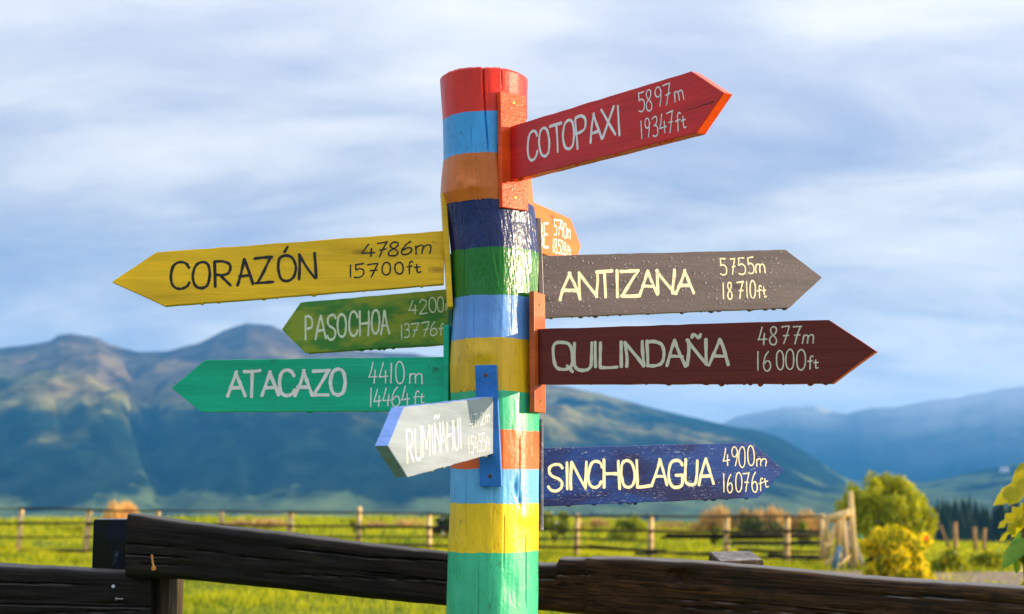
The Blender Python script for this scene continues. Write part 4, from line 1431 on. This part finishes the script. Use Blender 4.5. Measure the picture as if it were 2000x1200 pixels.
# ------------------------------------------------------------------ vegetation
def cards(n, centers, radii, size, elong=1.6, up=0.0, seed=0, shell=.35, curl=.3):
    """n leaf-sized quads spread through clump volumes"""
    r = np.random.default_rng(seed)
    ci = r.integers(0, len(centers), n)
    C = np.array(centers)[ci]; Rr = np.array(radii)[ci]
    if Rr.ndim == 1: Rr = np.stack([Rr] * 3, 1)
    u = r.normal(size=(n, 3)); u /= np.linalg.norm(u, axis=1)[:, None]
    rad = shell + (1 - shell) * r.random(n) ** .5
    p = C + u * Rr * rad[:, None] * r.uniform(.8, 1.12, n)[:, None]
    t = r.normal(size=(n, 3)) + u * .8; t[:, 2] += up; t /= np.linalg.norm(t, axis=1)[:, None]
    w = np.cross(t, r.normal(size=(n, 3))); w /= np.linalg.norm(w, axis=1)[:, None]
    nn_ = np.cross(t, w)
    s = size * r.uniform(.6, 1.4, n)[:, None]
    a = p - t * s * elong * .5; b_ = p + t * s * elong * .5
    mid1 = p + w * s * .5 + nn_ * s * curl * .3; mid2 = p - w * s * .5 + nn_ * s * curl * .3
    V = np.stack([a, mid1, b_, mid2], 1).reshape(-1, 3)
    Q = np.arange(n * 4).reshape(-1, 4)
    return V, Q


def bush(name, label, cat, px, topy, basey, halfw_px, d, m, n=2500, leaf=.05, seed=0, depth=.8, group=None, lobes=9, trunk=None, part='foliage', up=0.0, elong=1.6, flower=None, gbase=True, shape=None, lobe_k=1.0):
    rs = random.Random(seed)
    c = P(px, (topy + basey) / 2, d)
    top = P(px, topy, d).z; bot = P(px, basey, d).z
    if gbase: bot = min(bot, gz1(c.x, d))
    hw = halfw_px / F * d
    H = top - bot
    cen = []; rad = []
    for i in range(lobes):
        a = rs.uniform(0, 2 * math.pi); q = rs.random() ** .5 * (.62 if lobe_k == 1 else .82)
        zf = rs.uniform(.25, .78) if lobe_k == 1 else rs.uniform(.08, .86)
        k = math.sin(math.pi * min(1, zf * .9 + .1)) ** .4
        cen.append((hw * q * math.cos(a) * k, hw * depth * q * math.sin(a) * k, H * zf))
        rr = hw * rs.uniform(.30, .46) * lobe_k
        rad.append((rr, rr * depth, min(rr * .9, H * .42)))
    if shape:
        cen = [(x * hw, y * hw * depth, z * H) for x, y, z, r_ in shape]; rad = [(r_ * hw, r_ * hw * depth, r_ * H * .9) for x, y, z, r_ in shape]
    root = empty(name, (c.x, d, bot))
    tag(root, label, cat, group)
    V, Q = cards(n, cen, rad, leaf, elong, up, seed)
    V[:, 2] = np.maximum(V[:, 2], .01)
    link(part, mesh_np(part, V, Q), m, root)
    mb = MB()
    tr = trunk or .02
    for i in range(min(len(cen), 8)):
        e = Vector(cen[i])
        mb.tube([(0, 0, -.1), (e.x * .25, e.y * .25, e.z * .4), (e.x * .7, e.y * .7, e.z * .8), (e.x, e.y, e.z * 1.05)], [tr, tr * .7, tr * .4, tr * .15], 6)
    mb.build('trunk' if trunk and trunk > .04 else 'stems', wood_post, root, True)
    if flower is not None:
        fm_, fn, fs = flower
        V, Q = cards(fn, cen, [(a * 1.06, b_ * 1.06, c_ * 1.06) for a, b_, c_ in rad], fs, 1.0, 0, seed + 5, shell=.85)
        V[:, 2] = np.maximum(V[:, 2], .03)
        link('flowers', mesh_np('flowers', V, Q), fm_, root)['kind'] = 'stuff'
    return root


lf_tree = leafmat('broom_leaves', (.10, .19, .004), (.66, .62, .012), .35, 2.0)
lf_bush = leafmat('bush_leaves', (.12, .20, .008), (.34, .36, .015), .4, 3.0)
lf_dark = leafmat('dark_leaves', (.018, .045, .012), (.05, .09, .018), .25, 3.0)
lf_dry = leafmat('dry_stalks', (.40, .26, .11), (.66, .46, .22), .35, 2.0)
lf_pampas = leafmat('pampas_plumes', (.62, .42, .18), (.80, .58, .28), .45, 2.0)
fl_yel = leafmat('yellow_petals', (.85, .66, .008), (.92, .80, .014), .45, 8.0)
fl_org = leafmat('orange_petals', (.85, .16, .01), (.90, .22, .02), .4, 8.0)
fl_wht = leafmat('white_petals', (.75, .70, .60), (.85, .8, .72), .4, 8.0)

rt = random.Random(5)
tree_shape = [(-.15, 0, .45, .42), (.2, 0, .48, .42)]
for i in range(95):
    u = rt.uniform(-1, 1); a_ = rt.uniform(0, 2 * math.pi)
    x = math.sqrt(1 - u * u) * math.cos(a_); y = math.sqrt(1 - u * u) * math.sin(a_)
    k = rt.uniform(.74, .90)
    tree_shape.append((x * k, y * k, .50 + u * .36 * k, rt.uniform(.12, .19)))
bush('round_tree', 'round green garden tree lit yellow-green on its right side, behind the broken gate', 'tree', 1731, 912, 1110, 99, 44, lf_tree, n=34000, leaf=.06, seed=21, trunk=.09, shape=tree_shape, part='crown')
fb = bush('flowering_bush', 'bush covered in bright yellow flowers in front of the round tree', 'bush', 1760, 1028, 1150, 80, 27, lf_bush, n=12000, leaf=.042, seed=24, lobes=44, lobe_k=.62, flower=(fl_yel, 9500, .048))
V, Q = cards(60, [(.38, -.35, .95), (0.02, -.45, .18)], [.05, .05], .045, 1.0, 0, 5)
link('orange_flowers', mesh_np('orange_flowers', V, Q), fl_org, fb)['kind'] = 'stuff'
# low growth round it
low = [(1850, 1075, 1120, 45, 30, lf_bush, 'low yellow-green shrub right of the yellow flowering bush'),
       (1930, 1072, 1125, 50, 31, lf_bush, 'low leafy shrub at the right edge below the dark trees'),
       (1702, 1062, 1120, 24, 29, lf_dark, 'small dark shrub between the broken gate and the flowering bush'),
       (1083, 985, 1040, 34, 44, lf_bush, 'green shrub behind the paddock fence just right of the painted post'),
       (1230, 1012, 1040, 45, 46, lf_bush, 'bright low shrub behind the fence under the SINCHOLAGUA sign'),
       (1395, 1015, 1040, 14, 42, lf_bush, 'small yellow-green shrub between two fence posts below the navy sign tip'),
       (1565, 1008, 1032, 16, 42, lf_bush, 'small lime shrub by the last fence post before the broken gate'),
       (1490, 1006, 1040, 75, 48, lf_dark, 'dark hedge behind the right bays of the paddock fence'),
       (150, 1028, 1050, 22, 50, lf_bush, 'yellow-green shrub behind the paddock fence at far left'),
       (700, 1010, 1026, 22, 52, lf_bush, 'small yellowish shrub behind the fence post left of the painted post'),
       (870, 995, 1030, 30, 46, lf_dark, 'dark shrub touching the left side of the painted post')]
for k, (px, ty, by, hw, d, m, lb) in enumerate(low):
    bush('low_shrub', lb, 'shrub', px, ty, by, hw, d, m, n=1500, leaf=.06, seed=40 + k, lobes=8,
         flower=((fl_wht, 60, .07) if k in (10, 3) else ((fl_yel, 300, .05) if k in (0, 1, 8, 9) else None)))


def plume(name, label, cat, px, topy, halfw_px, d, m, n, seed, group=None, tufts=7, w=.022):
    """fan of dry stalks rising from several tufts"""
    r = np.random.default_rng(seed)
    c = P(px, topy, d)
    g = gz1(c.x, d)
    H = c.z - g; hw = halfw_px / F * d
    tx = r.uniform(-1, 1, tufts) * hw * .85; ty = r.uniform(-1, 1, tufts) * hw * .5
    th = H * r.uniform(.72, 1.0, tufts) * (1 - .3 * (np.abs(tx) / hw) ** 2)
    k = r.integers(0, tufts, n)
    sp_ = hw * 1.1 / math.sqrt(tufts)
    u = r.normal(size=(n, 2))
    h = th[k] * r.uniform(.45, 1.02, n) * (1 - .10 * np.minimum((u ** 2).sum(1), 5))
    b0 = np.stack([tx[k] + u[:, 0] * sp_ * .15, ty[k] + u[:, 1] * sp_ * .15, np.zeros(n)], 1)
    tip = b0 + np.stack([u[:, 0] * sp_ * .55, u[:, 1] * sp_ * .55, h], 1)
    midp = b0 * .45 + tip * .55 + np.array([0, 0, .06]) * h[:, None]
    a = r.random(n) * np.pi * 2
    wv = np.stack([np.cos(a), np.sin(a), 0 * a], 1) * w * r.uniform(.6, 1.4, n)[:, None]
    V = np.stack([b0 - wv * .3, b0 + wv * .3, midp + wv, tip, midp - wv], 1).reshape(-1, 3)
    i5 = np.arange(n) * 5
    Q = np.concatenate([np.stack([i5, i5 + 1, i5 + 2, i5 + 4], 1)])
    me = mesh(name, V, [tuple(q) for q in Q] + [(j + 4, j + 2, j + 3) for j in i5])
    o = link(name, me, m)
    o.location = (c.x, d, g)
    tag(o, label, cat, group)
    return o


plume('pampas_clump', 'tall straw-coloured pampas clump behind the far fence at left', 'grass clump', 226, 960, 38, 55, lf_pampas, 1500, 61, tufts=6, w=.045)
for k, (px, ty, hw, lb) in enumerate(((1425, 972, 60, 'dry tan brush clump behind the fence, left of three'), (1505, 980, 52, 'dry tan brush clump behind the fence, middle of three'), (1575, 985, 36, 'dry tan brush clump behind the fence, nearest the broken gate'),
                                      (1325, 1012, 50, 'low dry reddish brush below the navy sign'), (1160, 1003, 28, 'low dry brush behind the fence near the painted post'), (770, 1008, 70, 'low straw-coloured grass clump behind the fence left of the painted post'),
                                      (500, 1004, 60, 'sparse pale stalks behind the fence between two posts left of centre'))):
    plume('dry_brush', lb, 'brush', px, ty, hw, 58, lf_dry, 1900 if k < 3 else 700, 70 + k, None, tufts=16 if k < 3 else 9, w=.032)

# worn earth track across the right meadow
xs_ = np.linspace(4.5, 22, 60); ys_ = np.linspace(0, 1, 8)
XX, YY = np.meshgrid(xs_, ys_)
DD = 25.2 + YY * 4.6 + .03 * (XX - 8) + .4 * (fbm(XX * .5, XX * 0, 3) - .5)
VV = np.stack([XX.ravel(), DD.ravel(), gz(XX, DD).ravel() + .03], 1)
ii, jj = np.meshgrid(np.arange(7), np.arange(59), indexing='ij')
QQ = np.stack([ii * 60 + jj, ii * 60 + jj + 1, (ii + 1) * 60 + jj + 1, (ii + 1) * 60 + jj], -1).reshape(-1, 4)
tag(link('path', mesh_np('path', VV, QQ), simple('dry_earth', (.30, .22, .15), .9, 0, .1, .35, 3), None, True), kind='structure')


# grass
def grass_field(name, n, d0, d1, w0, h0, m, seed, spread=.44):
    r = np.random.default_rng(seed)
    d = np.sqrt(r.random(n) * (d1 * d1 - d0 * d0) + d0 * d0)
    x = (r.random(n) * 2 - 1) * spread * d
    # thin out in patches
    keep = fbm(x * .6 + 50, d * .6, 3) + r.random(n) * .35 > .48
    keep &= ~((x > 4.6) & (d > 25.6 + .03 * (x - 8)) & (d < 29.6 + .03 * (x - 8)) & (r.random(n) > .12))
    x = x[keep]; d = d[keep]; n = len(x)
    z = gz(x, d)
    sc = np.clip(d / 25., .5, 4)
    h = h0 * r.uniform(.5, 1.4, n) * (.35 + 1.9 * np.clip(fbm(x * 1.1 + 9, d * .8, 3) - .30, 0, 1) * 1.6) * np.sqrt(sc)
    w = w0 * sc * r.uniform(.7, 1.3, n)
    a = r.random(n) * np.pi * 2
    wx, wy = np.cos(a) * w, np.sin(a) * w
    lx, ly = r.normal(size=n) * h * .45, r.normal(size=n) * h * .45
    p0 = np.stack([x - wx, d - wy, z - .01], 1); p1 = np.stack([x + wx, d + wy, z - .01], 1)
    p2 = np.stack([x + wx * .5 + lx * .4, d + wy * .5 + ly * .4, z + h * .6], 1); p3 = np.stack([x - wx * .5 + lx * .4, d - wy * .5 + ly * .4, z + h * .6], 1)
    p4 = np.stack([x + lx, d + ly, z + h], 1)
    V = np.stack([p0, p1, p2, p3, p4], 1).reshape(-1, 3)
    b_ = np.arange(n) * 5
    Q = np.concatenate([np.stack([b_, b_ + 1, b_ + 2, b_ + 3], 1)])
    T = np.stack([b_ + 3, b_ + 2, b_ + 4, b_ + 4], 1)
    me = bpy.data.meshes.new(name)
    me.vertices.add(len(V)); me.vertices.foreach_set('co', V.astype(np.float32).ravel())
    loops = np.concatenate([Q.ravel(), T[:, :3].ravel()])
    me.loops.add(len(loops)); me.loops.foreach_set('vertex_index', loops.astype(np.int32))
    me.polygons.add(2 * n)
    ls = np.concatenate([np.arange(n) * 4, n * 4 + np.arange(n) * 3])
    lt = np.concatenate([np.full(n, 4), np.full(n, 3)])
    me.polygons.foreach_set('loop_start', ls.astype(np.int32)); me.polygons.foreach_set('loop_total', lt.astype(np.int32))
    me.update(calc_edges=True)
    o = link(name, me, m)
    tag(o, 'bright sunlit yellow-green pasture grass', 'grass', kind='stuff')
    return o


lf_grass = leafmat('pasture_grass', (.040, .13, .003), (.58, .56, .006), .5, 1.0, .5, (.16, .60, .5), (.40, .56))  # stretched noise paints shadow bands into the blade colour
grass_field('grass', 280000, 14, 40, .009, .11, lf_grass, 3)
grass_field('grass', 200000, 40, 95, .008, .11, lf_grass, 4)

# conifer wood beyond the right meadow, and scattered woods in the valley
def conifers(name, label, pts, m):
    Vs = []; Fs = []
    b0 = 0
    for (x, y, z, h, r) in pts:
        k = 7
        for (zb, zt, rr) in ((.05, .5, 1.0), (.3, .75, .75), (.55, 1.0, .5)):
            ring = [(x + math.cos(2 * math.pi * i / k + zb * 9) * r * rr * random.uniform(.8, 1.2), y + math.sin(2 * math.pi * i / k + zb * 9) * r * rr * random.uniform(.8, 1.2), z + h * zb) for i in range(k)]
            Vs += ring; Vs.append((x, y, z + h * zt))
            Fs += [(b0 + i, b0 + (i + 1) % k, b0 + k) for i in range(k)]
            b0 += k + 1
    o = link(name, mesh(name, Vs, Fs), m)
    tag(o, label, 'wood', kind='stuff')
    return o


m_con = simple('conifer_green', (.012, .028, .014), .9, 0, .1, .3, .2)
pts = []
for i in range(420):
    px = random.uniform(1815, 2500) if i % 4 else random.uniform(1800, 2060)
    d = random.uniform(230, 330)
    q = P(px, 950, d)
    g = gz1(q.x, d)
    ty = P(px, 968 + max(0, (1850 - px)) * .4 + random.uniform(0, 22), d).z
    h = max(5, ty - g)
    pts.append((q.x, d, g - .5, h * random.uniform(.8, 1.08), random.uniform(1.8, 3.8)))
conifers('conifer_wood', 'dark mass of conifers beyond the right meadow', pts, m_con)
pts = []
for i in range(2600):
    a = random.uniform(-.40, .42); d = random.uniform(700, 1500)
    x = a * d
    if vnoise(np.array([x / 90.]), np.array([d / 150.]))[0] < .60: continue
    g = gz1(x, d)
    pts.append((x, d, g - .5, random.uniform(5, 10), random.uniform(3.0, 5.5)))
conifers('valley_woods', 'scattered dark woods on the valley floor', pts, m_con)

# white farmhouse on the far rise
hd = 2300.
hp = P(1962, 923, hd)
house = empty('farmhouse', hp)
tag(house, 'tiny white farmhouse on the distant rise at the right', 'house')
mb = MB(); mb.box((0, 0, 2.2), (6.5, 4, 2.8)); mb.build('wall', simple('white_wall', (.7, .7, .72), .8, var=.05), house)
mb = MB(); mb.add([(-7, -4.6, 5), (7, -4.6, 5), (7, 4.6, 5), (-7, 4.6, 5), (-6, 0, 8), (6, 0, 8)], [(0, 1, 5, 4), (2, 3, 4, 5), (0, 4, 3), (1, 2, 5), (0, 3, 2, 1)]); mb.build('roof', simple('grey_roof', (.35, .36, .4), .8), house)
wd = simple('window_dark', (.05, .06, .08), .3)
for x in (-3.5, 0, 3.5):
    mb = MB(); mb.box((x, -4.05, 2.4), (.8, .08, .9)); mb.build('window', wd, house)

# foreground garden plant at the right edge
lf_fg = leafmat('lobed_leaf_yellow_green', (.20, .26, .008), (.46, .38, .010), .45, 30.0, .4)
lf_fg2 = leafmat('lobed_leaf_green', (.05, .16, .015), (.12, .24, .02), .4, 30.0, .4)
FD = 5.6
pl_root = empty('garden_plant', (P(2012, 1100, FD).x, FD, gz1(P(2012, 1100, FD).x, FD)))
tag(pl_root, 'tall garden plant with lobed yellow-green leaves cut by the right edge', 'plant')
PL = pl_root.location.copy()
mb = MB()
mb.tube([(0, 0, -.05), (.01, 0, .7), (P(1998, 1060, FD) - PL), (P(2003, 980, FD) - PL), (P(2022, 900, FD) - PL), (P(2035, 820, FD) - PL)], [.014, .012, .008, .006, .005, .003], 8)
mb.build('stem', simple('plant_stem', (.10, .06, .02), .6), pl_root, True)


def lobed_leaf(base, tip, width, m, roll=.3, lobes=3, seed=0, wav=.35):
    r = random.Random(seed)
    base = Vector(base); tip = Vector(tip)
    ax = tip - base; Ln = ax.length; ax.normalize()
    sd_ = ax.cross(Vector((0, -1, .35))).normalized()
    sd_ = (sd_ * math.cos(roll) + ax.cross(sd_) * math.sin(roll)).normalized()
    up_ = ax.cross(sd_)
    n = 26
    V = []; Fc = []
    for i in range(n + 1):
        s_ = i / n
        env = math.sin(math.pi * min(1, s_ * .96 + .04) ** .8) ** .8
        lb = 1 - wav * (.5 + .5 * math.cos(s_ * lobes * 2 * math.pi))
        w = width * env * lb * r.uniform(.93, 1.07)
        dr = -.18 * Ln * s_ * s_
        c = base + ax * Ln * s_ + up_ * 0 + Vector((0, 0, dr))
        V += [c - sd_ * w + up_ * w * .25, c, c + sd_ * w + up_ * w * .25]
        if i:
            b_ = 3 * (i - 1)
            Fc += [(b_, b_ + 1, b_ + 4, b_ + 3), (b_ + 1, b_ + 2, b_ + 5, b_ + 4)]
    V = [v - PL for v in V]
    link('leaf', mesh('leaf', V, Fc), m, pl_root, True)


for k, (a, b_, w, m, rl, lobes, wv) in enumerate((
        ((2020, 905), (1976, 938), .030, lf_fg, .2, 1, .0), ((2022, 930), (1938, 972), .040, lf_fg, .3, 2, .3), ((2016, 940), (1968, 976), .030, lf_fg, -.2, 2, .3),
        ((2010, 985), (1948, 1020), .030, lf_fg, .4, 4, .6), ((2014, 1000), (1950, 1044), .026, lf_fg, .2, 4, .65), ((2012, 1010), (1974, 1036), .028, lf_fg, -.3, 3, .6),
        ((2008, 1040), (1974, 1056), .022, lf_fg2, .3, 1, .0), ((2000, 1052), (1958, 1098), .030, lf_fg2, .5, 1, .0), ((2002, 1070), (1985, 1110), .026, lf_fg2, -.4, 1, .0),
        ((2010, 1080), (1990, 1110), .026, lf_fg, -.4, 2, .2), ((2030, 1135), (1980, 1143), .028, lf_fg, .3, 2, .2), ((2030, 880), (2110, 900), .045, lf_fg, .3, 2, .3), ((2010, 1000), (2090, 1040), .04, lf_fg, .1, 3, .5),
        ((2025, 950), (2100, 970), .045, lf_fg2, .1, 3, .4), ((2000, 1080), (2080, 1110), .045, lf_fg2, -.2, 2, .3), ((2034, 830), (2000, 790), .0, lf_fg, 0, 1, 0))):
    if w > 0: lobed_leaf(P(*a, FD + random.uniform(-.06, .06)), P(*b_, FD + random.uniform(-.1, .1)), w * 1.15, m, rl, lobes, k, wv)
